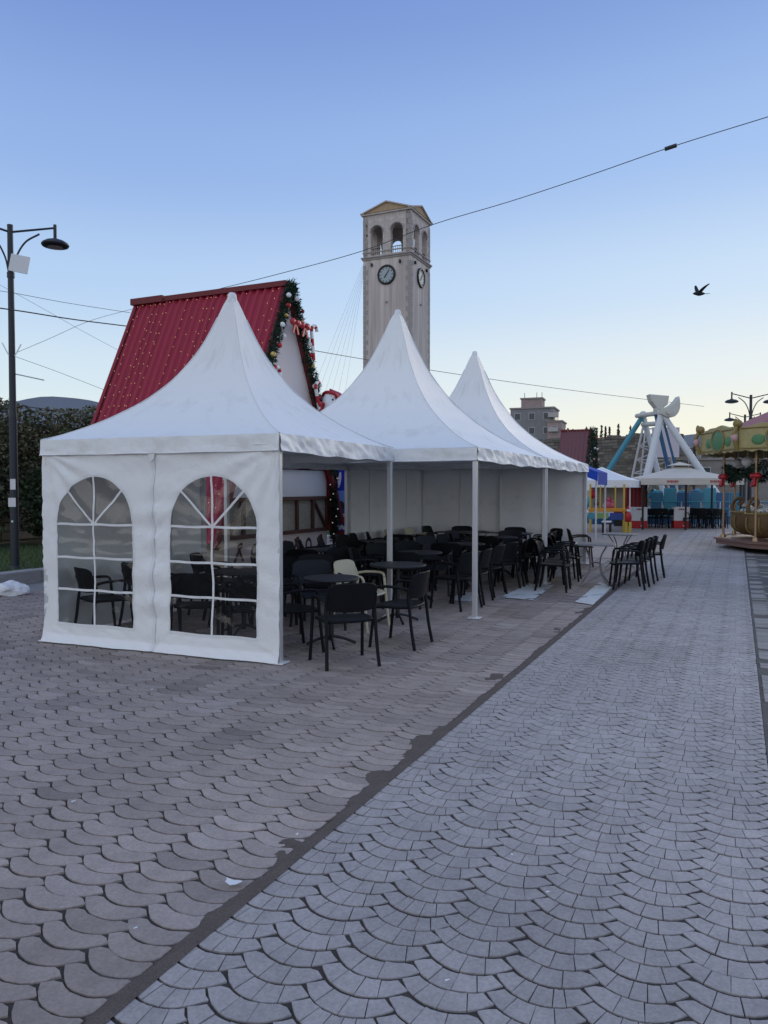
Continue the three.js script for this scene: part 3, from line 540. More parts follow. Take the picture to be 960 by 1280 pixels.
for (const side of [1, -1]) {
  const path = []; for (let i = 0; i <= 10; i++) { const y = HP + .02 - i * (HP - 2.0) / 10; path.push(V(.16, y, side * (slopeZ(y) + .02))); }
  const g = thing('pine_garland', side > 0 ? 'green pine garland with baubles down the gable edge nearest the tents' : 'green pine garland with bows down the far gable edge', 'garland', P(HS, HT), TURN, 'garlands on the house gable');
  mesh('needles', leafSpray(path, 4200, .10, .10, PINE), pineM, g);
  mesh('cord', tube(path, .012, 30, 5), timber, g);
  for (let i = 0; i < 16; i++) { const y = HP - .25 - i * .2, z = side * (slopeZ(y) + rr(-.12, .12)); mesh('bauble', ball(rr(.032, .055), .24, y, z, 10), [whiteGloss, redGloss, goldM, whiteGloss][i % 4], g); }
  mesh('bow', bow(.32, HP - .75, side * slopeZ(HP - .75) * (side > 0 ? .3 : .7), .8), redGloss, g);
  mesh('bow', bow(.32, HP - (side > 0 ? 1.9 : 2.2), side * slopeZ(HP - 1.9) * 1.02, .7), redGloss, g);
}
// striped canes
for (const [y, z, tilt, w] of [[4.45, -.62, .15, 'far'], [3.55, .98, -.5, 'near'], [3.35, -.85, .35, 'low']]) {
  const c = thing('candy_cane', { far: 'striped candy cane standing out above the far garland', near: 'striped candy cane on the garland nearest the tents', low: 'tilted striped candy cane inside the far garland' }[w], 'decoration', hLocal(.28, y, z), TURN, 'candy canes on the gable');
  c.rotation.order = 'YXZ'; c.rotation.x = tilt;
  const pts = []; for (let i = 0; i <= 8; i++) pts.push(V(0, i * .07 - .2, 0)); for (let i = 1; i <= 8; i++) { const a = i / 8 * Math.PI; pts.push(V(0, .36 + .11 * Math.sin(a), -.11 + .11 * Math.cos(a))); }
  for (let i = 0; i < 8; i++) mesh('stripe', tube(pts.slice(i * 2, i * 2 + 3), .036, 4, 8), i % 2 ? whiteGloss : redGloss, c);
}
{ // small conical tree picture and house cut-out on the gable
  const d = thing('gable_ornament', 'pale tree and cottage cut-out fixed on the pink gable', 'decoration', hLocal(.0, 3.35, .1), TURN);
  mesh('tree_cut_out', [[.30, 0], [.24, .22], [.16, .44]].map(([r, y]) => extr(poly([[-r, y], [r, y], [0, y + .36]]), .03).rotateY(Math.PI / 2)), mat(lin(.42, .48, .40), .7), d);
  mesh('cottage_cut_out', [extr(poly([[-.42, -.3], [.42, -.3], [.42, 0], [0, .22], [-.42, 0]]), .05).rotateY(Math.PI / 2).translate(.03, 0, 0)], mat(lin(.62, .54, .34), .7), d);
  mesh('lilac_cut_out', [extr(poly([[-.2, -.75], [.24, -.75], [.18, -.42], [-.12, -.38]]), .04).rotateY(Math.PI / 2).translate(.03, 0, -.22)], mat(lin(.50, .42, .66), .7), d);
}
{ // snowman disc
  const p = hLocal(.36, 3.44, -1.15), s = thing('snowman_head', 'white snowman face with red hat at the foot of the far garland', 'decoration', p, TURN);
  mesh('face', ball(.21, 0, 0, 0, 18, .6, 1, 1), whiteGloss, s);
  const dark = mat(lin(.02, .02, .02), .5);
  for (const z of [-.07, .07]) mesh('eye', ball(.025, .115, .06, z, 8), dark, s);
  mesh('nose', new THREE.ConeGeometry(.03, .12, 8).rotateZ(-Math.PI / 2).translate(.17, 0, 0), mat(lin(.6, .2, .03), .6), s);
  mesh('mouth', [-.08, -.04, 0, .04, .08].map(z => ball(.014, .108, -.08 - .02 * (1 - (z / .08) ** 2), z, 6)), dark, s);
  mesh('hat', [new THREE.ConeGeometry(.17, .28, 14).rotateX(.9).translate(0, .22, -.12), new THREE.TorusGeometry(.15, .035, 6, 16).rotateX(1.1).translate(0, .15, -.04)], redGloss, s);
}
{ // printed banner beside the house corner and lit garland next to it
  const cv = document.createElement('canvas'); cv.width = 128; cv.height = 512; const x = cv.getContext('2d');
  x.fillStyle = '#0b2fa8'; x.fillRect(0, 0, 128, 512); x.fillStyle = '#dfe6f2'; x.beginPath(); x.ellipse(26, 90, 16, 66, .15, 0, 7); x.fill();
  x.fillStyle = '#6d95dc'; x.fillRect(0, 180, 128, 110); x.fillStyle = '#2a2a33'; x.beginPath(); x.moveTo(0, 300); x.lineTo(40, 262); x.lineTo(80, 290); x.lineTo(128, 268); x.lineTo(128, 330); x.lineTo(0, 330); x.fill();
  x.fillStyle = '#173b9c'; x.fillRect(0, 330, 128, 40); x.fillStyle = '#aeb8cf'; x.fillRect(0, 370, 128, 46); x.fillStyle = '#7a2233'; x.fillRect(10, 398, 110, 54); x.fillStyle = '#d9dbe4'; for (let i = 0; i < 7; i++) { x.beginPath(); x.arc(12 + i * 18, 478 + (i % 2) * 12, 15, 0, 7); x.fill(); }
  const t = new THREE.CanvasTexture(cv); t.colorSpace = THREE.SRGBColorSpace;
  const p = atDepth(429.5, 624, 16.9); const b = thing('printed_banner', 'narrow blue winter picture banner beside the house corner', 'banner', V(p.x, 0, p.z), -.16);
  const g = new THREE.PlaneGeometry(.30, 1.36).translate(0, 1.44, .012); mesh('print', g, mat(lin(1, 1, 1), .5, { map: t }), b);
  mesh('backing_board', box(.32, 2.1, .02, 0, 1.06, 0), redDark, b);
  const q = atDepth(417, 624, 16.6), gl = thing('lit_garland', 'dark hanging garland with white lamps beside the blue banner', 'garland', V(q.x, 0, q.z), 0);
  mesh('needles', leafSpray([V(0, .6, 0), V(.02, 1.2, 0), V(-.01, 1.7, 0), V(0, 2.15, 0)], 2000, .08, .10, PINE.map(c => c.map(v => v * .6))), pineM, gl);
  mesh('pole', rod(V(0, 0, -.05), V(0, 2.2, -.05), .03), timber, gl);
  for (let i = 0; i < 8; i++) mesh('lamp', ball(.014, rr(-.08, .1), .75 + i * .17 + rr(-.05, .05), .10, 6), mat(lin(.8, .8, .75), .4, { emissive: lin(1, .9, .7), emissiveIntensity: .2 }), gl);
}
// ---------- clock tower ----------
{
  const Wd = 4.35, z0 = 64, cor = atDepth(513, 600, z0);
  const st0 = toST(cor); // right front corner of the tower
  const T = thing('clock_tower', 'tall stone clock tower with arched belfry rising behind the tents', 'tower', P(st0[0] - Wd / 2, st0[1] + Wd / 2), TURN);
  const q = Wd / 2, plaT = texture(256, (x, y) => { const n = fbm(x * 10, y * 4, 160, 4, 4 * 5), s = fbm(x * 40, y * 6, 161, 3, 40); return grey(.88 + .22 * (n - .5) + .18 * (s - .5)); }, true), stone = mat(lin(.74, .655, .60), .9, { map: plaT }), dk = mat(lin(.50, .455, .425), .9, { map: plaT }), ochre = mat(lin(.62, .45, .27), .85, { map: grainT }), dark = mat(lin(.012, .013, .015), .5);
  const H1 = 20.95, H2 = 24.7;
  mesh('shaft', box(Wd, H1, Wd, 0, H1 / 2, 0), stone, T);
  const led = mesh('cornice', [box(Wd + .18, .14, Wd + .18, 0, H1 + .07, 0), box(Wd + .34, .10, Wd + .34, 0, H1 + .19, 0)], dk, T);
  for (const [x, z] of [[-1, 1], [1, 1], [1, -1], [-1, -1]]) {
    for (let y = .2, i = 0; y < H2 - .5; y += .42, i++) { if (Math.abs(y - H1) < .45) continue; const a = i % 2 ? .46 : .28, b = i % 2 ? .28 : .46, k = rr(.97, 1.03); mesh('quoin_stone', box(a * k, .38, b, x * (q - a / 2 + .02), y, z * (q - b / 2 + .02)), dk, T); }
  }
  // belfry walls: each face a slab with two arched openings
  const face = () => { const s = poly([[-q, 0], [q, 0], [q, H2 - H1 - .24], [-q, H2 - H1 - .24]]); for (const c of [-.92, .92]) { const h = new THREE.Path(); h.moveTo(c - .56, .12); h.lineTo(c + .56, .12); h.lineTo(c + .56, 2.0); h.absarc(c, 2.0, .56, 0, Math.PI); h.lineTo(c - .56, .12); s.holes.push(h); } return s; };
  for (let k = 0; k < 4; k++) {
    const b = mesh('belfry_wall', extr(face(), .42, 0, 16).translate(0, H1 + .24, q - .42 - (k % 2 ? .003 : 0)).rotateY(k * Math.PI / 2), stone, T);
    for (const c of [-.92, .92]) { mesh('arch_trim', new THREE.TorusGeometry(.60, .07, 6, 18, Math.PI).translate(c, H1 + 2.24, q + .01).rotateY(k * Math.PI / 2), dk, b); mesh('railing', [box(1.1, .05, .05, c, H1 + .95, q - .2), ...[-.4, -.2, 0, .2, .4].map(d => box(.03, .55, .03, c + d, H1 + .66, q - .2))].map(g => g.rotateY(k * Math.PI / 2)), dark, b); }
    mesh('string_course', box(Wd + .1, .08, .1, 0, H1 + .62, q + .02).rotateY(k * Math.PI / 2), dk, b);
    // clock
    const c = mesh('clock_face', new THREE.CylinderGeometry(.70, .70, .06, 36).rotateX(Math.PI / 2).translate(0, 19.55, q + .05).rotateY(k * Math.PI / 2), mat(lin(.36, .42, .44), .5), T);
    mesh('rim', new THREE.TorusGeometry(.74, .10, 8, 36).translate(0, 19.55, q + .06).rotateY(k * Math.PI / 2), dark, c);
    mesh('hour_marks', Array.from({ length: 12 }, (_, i) => box(.05, .14, .02, 0, .56, 0).rotateZ(i * Math.PI / 6).translate(0, 19.55, q + .09).rotateY(k * Math.PI / 2)), dark, c);
    mesh('hand', box(.06, .50, .02, 0, .2, 0).rotateZ(-.62).translate(0, 19.55, q + .105).rotateY(k * Math.PI / 2), dark, c);
    mesh('hand', box(.08, .34, .02, 0, .13, 0).rotateZ(2.5).translate(0, 19.55, q + .12).rotateY(k * Math.PI / 2), dark, c);
    for (const x of [-1.35, 1.25]) mesh('lamp_bracket', box(.12, .26, .2, x, H1 - .45, q + .1).rotateY(k * Math.PI / 2), dark, T);
    mesh('floodlight', box(.16, .14, .14, -.02, 17.3, q + .07).rotateY(k * Math.PI / 2), dk, T);
    // pediment
    const ped = mesh('pediment', extr(poly([[-q - .12, 0], [q + .12, 0], [0, .78]]), .14).translate(0, H2 + .10 + (k % 2 ? .004 : 0), q - .10).rotateY(k * Math.PI / 2), ochre, T);
    mesh('raking_cornice', [bar(V(-q - .22, H2 + .12, q + .02), V(0, H2 + .92, q + .02), .10, .30), bar(V(q + .22, H2 + .12, q + .02), V(0, H2 + .92, q + .02), .10, .30)].map(g => g.rotateY(k * Math.PI / 2)), stone, ped);
  }
  mesh('eave_cornice', box(Wd + .30, .12, Wd + .30, 0, H2 + .03, 0), stone, T);
  for (const k of [0, 1]) mesh('roof', extr(poly([[-q - .2, 0], [q + .2, 0], [0, .84]]), Wd - .04 - k * .02).translate(0, H2 + .10, -(Wd - .04 - k * .02) / 2).rotateY(k * Math.PI / 2), mat(lin(.30, .22, .15), .9), T);
  mesh('finial', [box(.5, .35, .5, 0, H2 + .95, 0), rod(V(0, H2 + 1.1, 0), V(0, H2 + 1.4, 0), .03)], ochre, T);
}
// ---------- lamp posts ----------
const poleM = mat(lin(.018, .024, .032), .5), lampGlass = mat(lin(.35, .35, .33), .3);
function lampPost(p, turn, H, k, label, arms) {
  const l = thing('street_lamp', label, 'lamp post', p, turn, 'double-armed street lamps');
  const pole = mesh('pole', [rod(V(0, 0, 0), V(0, H * .45, 0), .112 * k, .098 * k, 14), rod(V(0, H * .45, 0), V(0, H, 0), .084 * k, .068 * k, 14), rod(V(0, H * .45, 0), V(0, H * .45 + .12, 0), .10 * k, .086 * k, 14)], poleM, l);
  mesh('base_flange', new THREE.CylinderGeometry(.15 * k, .18 * k, .08, 14).translate(0, .04, 0), poleM, l);
  mesh('collar', [new THREE.CylinderGeometry(.09 * k, .09 * k, .10, 14).translate(0, H - 1.15 * k, 0), new THREE.CylinderGeometry(.07 * k, .07 * k, .06, 14).translate(0, H + .03, 0)], poleM, l);
  for (const s of [-1, 1]) {
    const a = mesh('arm', [rod(V(0, H - .10 * k, 0), V(s * 1.02 * k, H + .14 * k, 0), .028 * k, .026 * k), tube([V(s * .04, H - 1.05 * k, 0), V(s * .12 * k, H - .72 * k, 0), V(s * .34 * k, H - .30 * k, 0), V(s * .66 * k, H - .06 * k, 0)], .024 * k, 14, 6), rod(V(s * 1.02 * k, H - .12 * k, 0), V(s * 1.02 * k, H + .22 * k, 0), .04 * k)], poleM, l);
    const hd = mesh('lamp_head', new THREE.LatheGeometry([[0, .09], [.07, .09], [.10, .06], [.22, .035], [.31, -.02], [.335, -.06], [.31, -.10], [.2, -.13], [0, -.13]].map(v => new THREE.Vector2(v[0] * k, v[1] * k)), 26).translate(s * 1.02 * k, H - .22 * k, 0), poleM, a);
    mesh('diffuser', new THREE.SphereGeometry(.24 * k, 18, 8, 0, 6.3, Math.PI / 2, Math.PI / 2).scale(.8, .12, .8).translate(s * 1.02 * k, H - .345 * k, 0), lampGlass, a);
  }
  return l;
}
{
  const p = gnd(19, 712, .15), l = lampPost(p, .42, 6.42, .76, 'dark double-armed street lamp on the lawn behind the kerb');
  mesh('square_board', rbox(.36, .32, .02, .006, 0, 0, 0).rotateZ(-.2).translate(.22, 5.72, .12).rotateY(-.42), alu2M, l);
  mesh('banner_bracket', [bar(V(-.05, 4.03, .06), V(-.16, 4.26, .06), .02), bar(V(.05, 4.03, .06), V(.16, 4.26, .06), .02)], aluM, l);
  mesh('side_bar', bar(V(.06, 3.70, 0), V(.55, 3.60, .1), .02), aluM, l);
  mesh('sticker', [box(.14, .17, .004, .0, 1.28, .086).rotateY(-.42), box(.10, .2, .004, .02, 1.62, .084).rotateY(-.42), box(.035, .035, .004, .0, .92, .088).rotateY(-.42)], whitePanel, l);
}
// ---------- ivy-grown fortress wall on the left ----------
const stoneW = mat(lin(1, 1, 1), .95, { vertexColors: true, map: grainT, bumpMap: grainB, bumpScale: .01 });
function stoneWall(name, label, A, B, h, thick, sizeW, sizeH, pal) {
  const dir = B.clone().sub(A), L = dir.length(); const w = thing(name, label, 'wall', A, Math.atan2(-dir.z, dir.x));
  mesh('core', box(L, h - .1, thick - .12, L / 2, (h - .1) / 2, 0), mat(lin(.13, .115, .095), 1), w);
  const o = { pos: [], uv: [], col: [] }; let n = 0; const far = [];
  for (let y = 0; y < h; y += sizeH * rr(.85, 1.15)) for (let x = 0; x < L;) {
    const ww = sizeW * rr(.6, 1.5), hh = sizeH * rr(.85, .98), c = pal[rnd() * pal.length | 0], k = rr(.75, 1.2);
    const g = flat(box(ww * .96, hh * .94, thick + rr(-.03, .05), x + ww / 2, y + hh / 2, 0)), col = new Float32Array(g.attributes.position.count * 3);
    for (let i = 0; i < col.length; i += 3) { col[i] = c[0] * k; col[i + 1] = c[1] * k; col[i + 2] = c[2] * k; }
    g.setAttribute('color', new THREE.BufferAttribute(col, 3)); far.push(g); x += ww;
  }
  const m = new THREE.Mesh(mergeGeometries(far), stoneW); m.name = 'stones'; m.castShadow = m.receiveShadow = true; m.userData.kind = 'stuff'; w.add(m);
  return w;
}
stoneWall('fortress_wall', 'old rough stone wall behind the ivy beside the lamp post', P(-18.6, 8), P(-18.6, 44), 3.5, .7, .38, .24, [[.34, .30, .24], [.28, .25, .20], [.38, .35, .29], [.22, .20, .16]]);
function foliage(n, place, size, cols, lit) {
  const o = empty();
  for (let i = 0; i < n; i++) {
    const p = place(i); if (!p) continue; const d = V(rr(-1, 1), rr(-.6, 1), rr(-1, 1)).normalize(), w = V(rr(-1, 1), rr(-1, 1), rr(-1, 1)).cross(d).normalize(), s = size * rr(.6, 1.4), c = cols[rnd() * cols.length | 0], k = rr(.7, 1.3);
    const a = p.clone().addScaledVector(d, -s), b = p.clone().addScaledVector(w, s * .5), e = p.clone().addScaledVector(d, s), f = p.clone().addScaledVector(w, -s * .5);
    for (const v of [a, b, e, a, e, f]) { o.pos.push(v.x, v.y, v.z); o.uv.push(0, 0); o.col.push(c[0] * k, c[1] * k, c[2] * k); }
  }
  return finish(o);
}
const leafM = mat(lin(1, 1, 1), .8, { vertexColors: true });
{
  const iv = thing('ivy', 'thick dark ivy and dry creeper hanging over the old stone wall', 'ivy', V(0, 0, 0));
  const GREENS = [[.06, .085, .03], [.075, .10, .035], [.060, .06, .025], [.17, .14, .085], [.22, .18, .12], [.14, .12, .06]];
  mesh('leaves', foliage(78000, () => {
    const t = rr(9, 40), y = rr(.9, 4.35), clump = fbm(t * .9, y * .9, 120, 4), top = 3.75 + .55 * fbm(t * .5, 1, 121, 3) + .15 * fbm(t * 3, 2, 122, 2);
    if (y > top || clump < .36 || (y < 1.5 && clump < .5)) return null;
    return P(-18.15 + 1.1 * (clump - .4) + rr(-.25, .2), t, y);
  }, .062, GREENS), leafM, iv);
  for (let i = 0; i < 8; i++) { const t = 10 + i * 3.2 + rr(-.5, .5); mesh('stem', tube([P(-17.9, t, .15), P(-18.0, t + .2, 1.2), P(-18.1, t - .2, 2.4), P(-18.1, t + .3, 3.4)], .03, 12, 5), timber, iv); }
  for (const [t, w, hgt] of [[12.2, 1.25, 3.2], [15.4, 1.0, 2.7], [9.6, 1.2, 2.9]]) {
    const b = thing('evergreen_shrub', 'dark evergreen shrub standing against the ivy wall behind the lawn', 'shrub', P(-16.9, t, .15), 0, 'evergreen shrubs before the wall');
    mesh('stem', rod(V(0, 0, 0), V(0, hgt * .6, 0), .06, .03), timber, b);
    mesh('crown', foliage(7000, () => { const a = rr(0, 6.28), y = rr(.25, hgt), r = w * Math.sqrt(rnd()) * Math.sin(Math.PI * Math.pow(y / hgt, .7) * .92 + .15) * (.7 + .6 * fbm(a * 2, y * 2, t * 3 | 0, 2)); return V(Math.cos(a) * r, y, Math.sin(a) * r); }, .065, [[.045, .07, .03], [.06, .09, .035], [.03, .05, .022]]), leafM, b);
  }
}
// ---------- hills ----------
{
  const ridge = (az0, az1, dist, base, fn, m) => structure('hills', sheet(160, 12, (a, b) => { const az = (az0 + (az1 - az0) * a) * Math.PI / 180, r = dist * (1 - .45 * (1 - b)), hh = fn(a) * Math.pow(b, 1.15) + (b > 0 && b < 1 ? 110 * (fbm(a * 60, b * 6, 130, 4) - .5) * b : 0); return V(Math.sin(az) * r, base + hh, -Math.cos(az) * r); }), m);
  ridge(-62, 62, 3200, -12, a => { const az = -62 + 124 * a; const u = 480 + 960 * Math.tan(az * Math.PI / 180); let h = 215 + 70 * (fbm(a * 9, 1, 131, 4) - .5); h += 140 * Math.exp(-(((u - 85) / 120) ** 2)) + 165 * Math.exp(-(((u - 405) / 60) ** 2)) - 60 * Math.exp(-(((u - 640) / 120) ** 2)) - 30 * Math.exp(-(((u - 760) / 80) ** 2)); return h + 18; }, mat(lin(.15, .165, .19), 1));
}
// ---------- carousel ----------
const goldPaint = mat(lin(.56, .48, .20), .5, { map: grainT }), tubM = mat(lin(.22, .13, .05), .5, { map: grainT }), goldDark = mat(lin(.26, .19, .06), .5), brassM = mat(lin(.42, .28, .16), .35, { metalness: .6 }), deckM = mat(lin(.20, .11, .085), .6), greenPaint = mat(lin(.08, .22, .09), .5), tealPaint = mat(lin(.06, .28, .32), .5), pinkPaint = mat(lin(.55, .33, .32), .5), globeM = mat(lin(.78, .78, .76), .3), darkGreen = mat(lin(.012, .03, .022), .7);
{
  const C = V(12.43, 0, -21.1), c = thing('carousel', 'gold carousel with painted rounding boards standing beside the promenade', 'carousel', C, 0);
  const N = 10, th = k => (-70 + 36 * k) * Math.PI / 180, pt = (R, k, y) => V(Math.sin(th(k)) * R, y, Math.cos(th(k)) * R);
  const ngon = (R, y0, y1, R2 = R) => { const pos = [], idx = []; for (let k = 0; k < N; k++) { const a = pt(R, k, y0), b = pt(R2, k, y1); pos.push(a.x, a.y, a.z, b.x, b.y, b.z); } for (let k = 0; k < N; k++) { const a = 2 * k, b = 2 * ((k + 1) % N); idx.push(a, b, b + 1, a, b + 1, a + 1); } const g = new THREE.BufferGeometry(); g.setAttribute('position', new THREE.Float32BufferAttribute(pos, 3)); g.setIndex(idx); const n = g.toNonIndexed(); n.computeVertexNormals(); return n; };
  mesh('platform', [ngon(3.05, .12, .28), ngon(3.05, .28, .28, .01), ngon(3.05, .12, .12, .01), ngon(3.10, .24, .30), ngon(3.10, .30, .302, 3.0)], deckM, c);
  mesh('under_frame', [ngon(2.5, 0, .12), ngon(.8, 0, .2)], mat(lin(.02, .02, .02), .8), c);
  mesh('ceiling', [ngon(3.3, 2.86, 2.88, .3)], mat(lin(.06, .05, .045), .8), c);
  const rf = mesh('canopy', [ngon(3.35, 3.12, 4.5, .25)], mat(lin(.30, .10, .11), .7), c);
  for (let k = 0; k < N; k++) {
    // rounding board: wavy top and scalloped foot, slightly bent outwards
    const a = pt(3.42, k, 0), b = pt(3.42, k + 1, 0), len = a.distanceTo(b), s = new THREE.Shape();
    s.moveTo(0, 2.72); for (let i = 0; i <= 12; i++) s.lineTo(len * i / 12, 2.62 + (i % 2 ? .05 : 0) + (i === 0 || i === 12 ? .02 : 0));
    s.lineTo(len, 3.30); for (let i = 11; i >= 0; i--) { const f = i / 12; s.lineTo(len * f, 3.28 + .10 * Math.pow(Math.sin(f * Math.PI), 2) - .02 * Math.sin(f * 19)); } s.closePath();
    const dir = b.clone().sub(a), ry = Math.atan2(-dir.z, dir.x), put = g => g.rotateY(ry).translate(a.x, 0, a.z);
    const bd = mesh('rounding_board', put(extr(s, .06, .012)), goldPaint, c);
    mesh('medallion', put(ball(.30, len * .5, 2.97, .07, 18, 1.15, 1, .16)), k % 2 ? greenPaint : tealPaint, bd);
    mesh('medallion_rim', put(new THREE.TorusGeometry(.31, .028, 6, 26).scale(1.15, 1, 1).translate(len * .5, 2.97, .085)), goldDark, bd);
    for (const fx of [.24, .76]) mesh('side_leaf', put(ball(.15, len * fx, 2.93, .07, 12, 1.2, .9, .2)), greenPaint, bd);
    mesh('moulding', [put(rod(V(.05, 3.24, .08), V(len - .05, 3.24, .08), .022)), put(rod(V(.05, 2.72, .08), V(len - .05, 2.72, .08), .022))], goldDark, bd);
    const v = pt(3.5, k, 0), cr = mesh('crest', [ball(.11, v.x, 3.36, v.z, 12, 1.1, 1, 1.1), ball(.06, v.x * 1.02, 3.38, v.z * 1.02, 8, 1, 2, 1), tube([V(v.x, 2.66, v.z), V(v.x * 1.02, 2.85, v.z * 1.02), V(v.x * 1.035, 3.1, v.z * 1.035), V(v.x, 3.36, v.z)], .055, 12, 7)], goldDark, c);
    mesh('cameo', ball(.085, v.x * 1.03, 3.0, v.z * 1.03, 10, 1, 1.4, 1), pinkPaint, cr);
    const p0 = pt(2.86, k, .3), p1 = pt(2.86, k, 2.88); mesh('pole', [rod(p0, p1, .032, .032, 10), new THREE.CylinderGeometry(.06, .08, .1, 10).translate(p0.x, .35, p0.z)], brassM, c);
    const q = pt(2.88, k, 2.02), bw = mesh('bow', [ball(.11, q.x, q.y, q.z + .1, 8, 1, .75, 1), ball(.11, q.x, q.y, q.z - .1, 8, 1, .75, 1), rod(V(q.x, q.y, q.z), V(q.x - .08, q.y - .26, q.z + .1), .03, .05), rod(V(q.x, q.y, q.z), V(q.x - .05, q.y - .28, q.z - .1), .03, .05)], redGloss, c);
    const g0 = pt(2.5, k + .5, 2.42); mesh('globe_lamp', [ball(.15, g0.x, g0.y, g0.z, 14), rod(V(g0.x, g0.y + .1, g0.z), V(g0.x, 2.88, g0.z), .012)], globeM, c);
    mesh('green_swag', leafSpray([pt(2.8, k, 2.3), pt(2.72, k + .5, 1.98), pt(2.8, k + 1, 2.3)].map(p => p), 700, .12, .14, PINE), pineM, c);
  }
  mesh('centre_drum', [ngon(1.1, .3, 2.88), ngon(1.16, .3, .5), ngon(1.16, 2.3, 2.5)], darkGreen, c);
  for (let k = 0; k < N; k++) { const a = pt(1.13, k + .18, 0), b = pt(1.13, k + .82, 0), d = b.clone().sub(a); mesh('drum_panel', box(d.length(), 1.5, .03, d.length() / 2, 1.4, 0).rotateY(Math.atan2(-d.z, d.x)).translate(a.x, 0, a.z), k % 2 ? goldPaint : mat(lin(.5, .5, .48), .4), c); }
  // ride-on tubs with scrolled backs
  for (const [a, R, m] of [[-84, 2.0, tubM], [-40, 2.1, goldDark], [-128, 2.1, tubM], [10, 2.1, goldDark], [80, 2.1, tubM], [150, 2.1, goldPaint]]) {
    const t = a * Math.PI / 180, x = Math.sin(t) * R, z = Math.cos(t) * R, put = g => g.rotateY(t + Math.PI / 2).translate(x, .3, z);
    const tub = mesh('ride_tub', put(new THREE.LatheGeometry([[.22, .04], [.40, .12], [.52, .34], [.50, .58], [.54, .70], [.50, .70], [.46, .56], [.46, .36], [.34, .18], [0, .14]].map(p => new THREE.Vector2(...p)), 20).scale(1.15, 1, .8)), m, c);
    mesh('trim', [put(new THREE.TorusGeometry(.53, .03, 6, 24).rotateX(Math.PI / 2).scale(1.15, 1, .8).translate(0, .70, 0)), ...[0, 1, 2, 3, 4, 5, 6, 7].map(i => put(tube([V(.3, .1, 0), V(.5, .25, 0), V(.54, .42, 0), V(.52, .6, 0)], .022, 8, 5).rotateY(i * Math.PI / 4).scale(1.15, 1, .8)))], goldDark, tub);
    mesh('scroll_back', put(tube([V(-.5, .6, 0), V(-.58, .85, 0), V(-.5, 1.05, 0), V(-.36, 1.1, 0), V(-.28, 1.0, 0), V(-.34, .92, 0), V(-.42, .97, 0)], .05, 26, 8)), m, tub);
    mesh('flowers', Array.from({ length: 16 }, () => put(ball(rr(.04, .07), rr(-.3, .4), rr(.72, .95), rr(-.25, .25), 7))), globeM, tub);
    mesh('pole', put(rod(V(.1, .2, 0), V(.1, 2.55, 0), .025)), brassM, tub);
  }
}
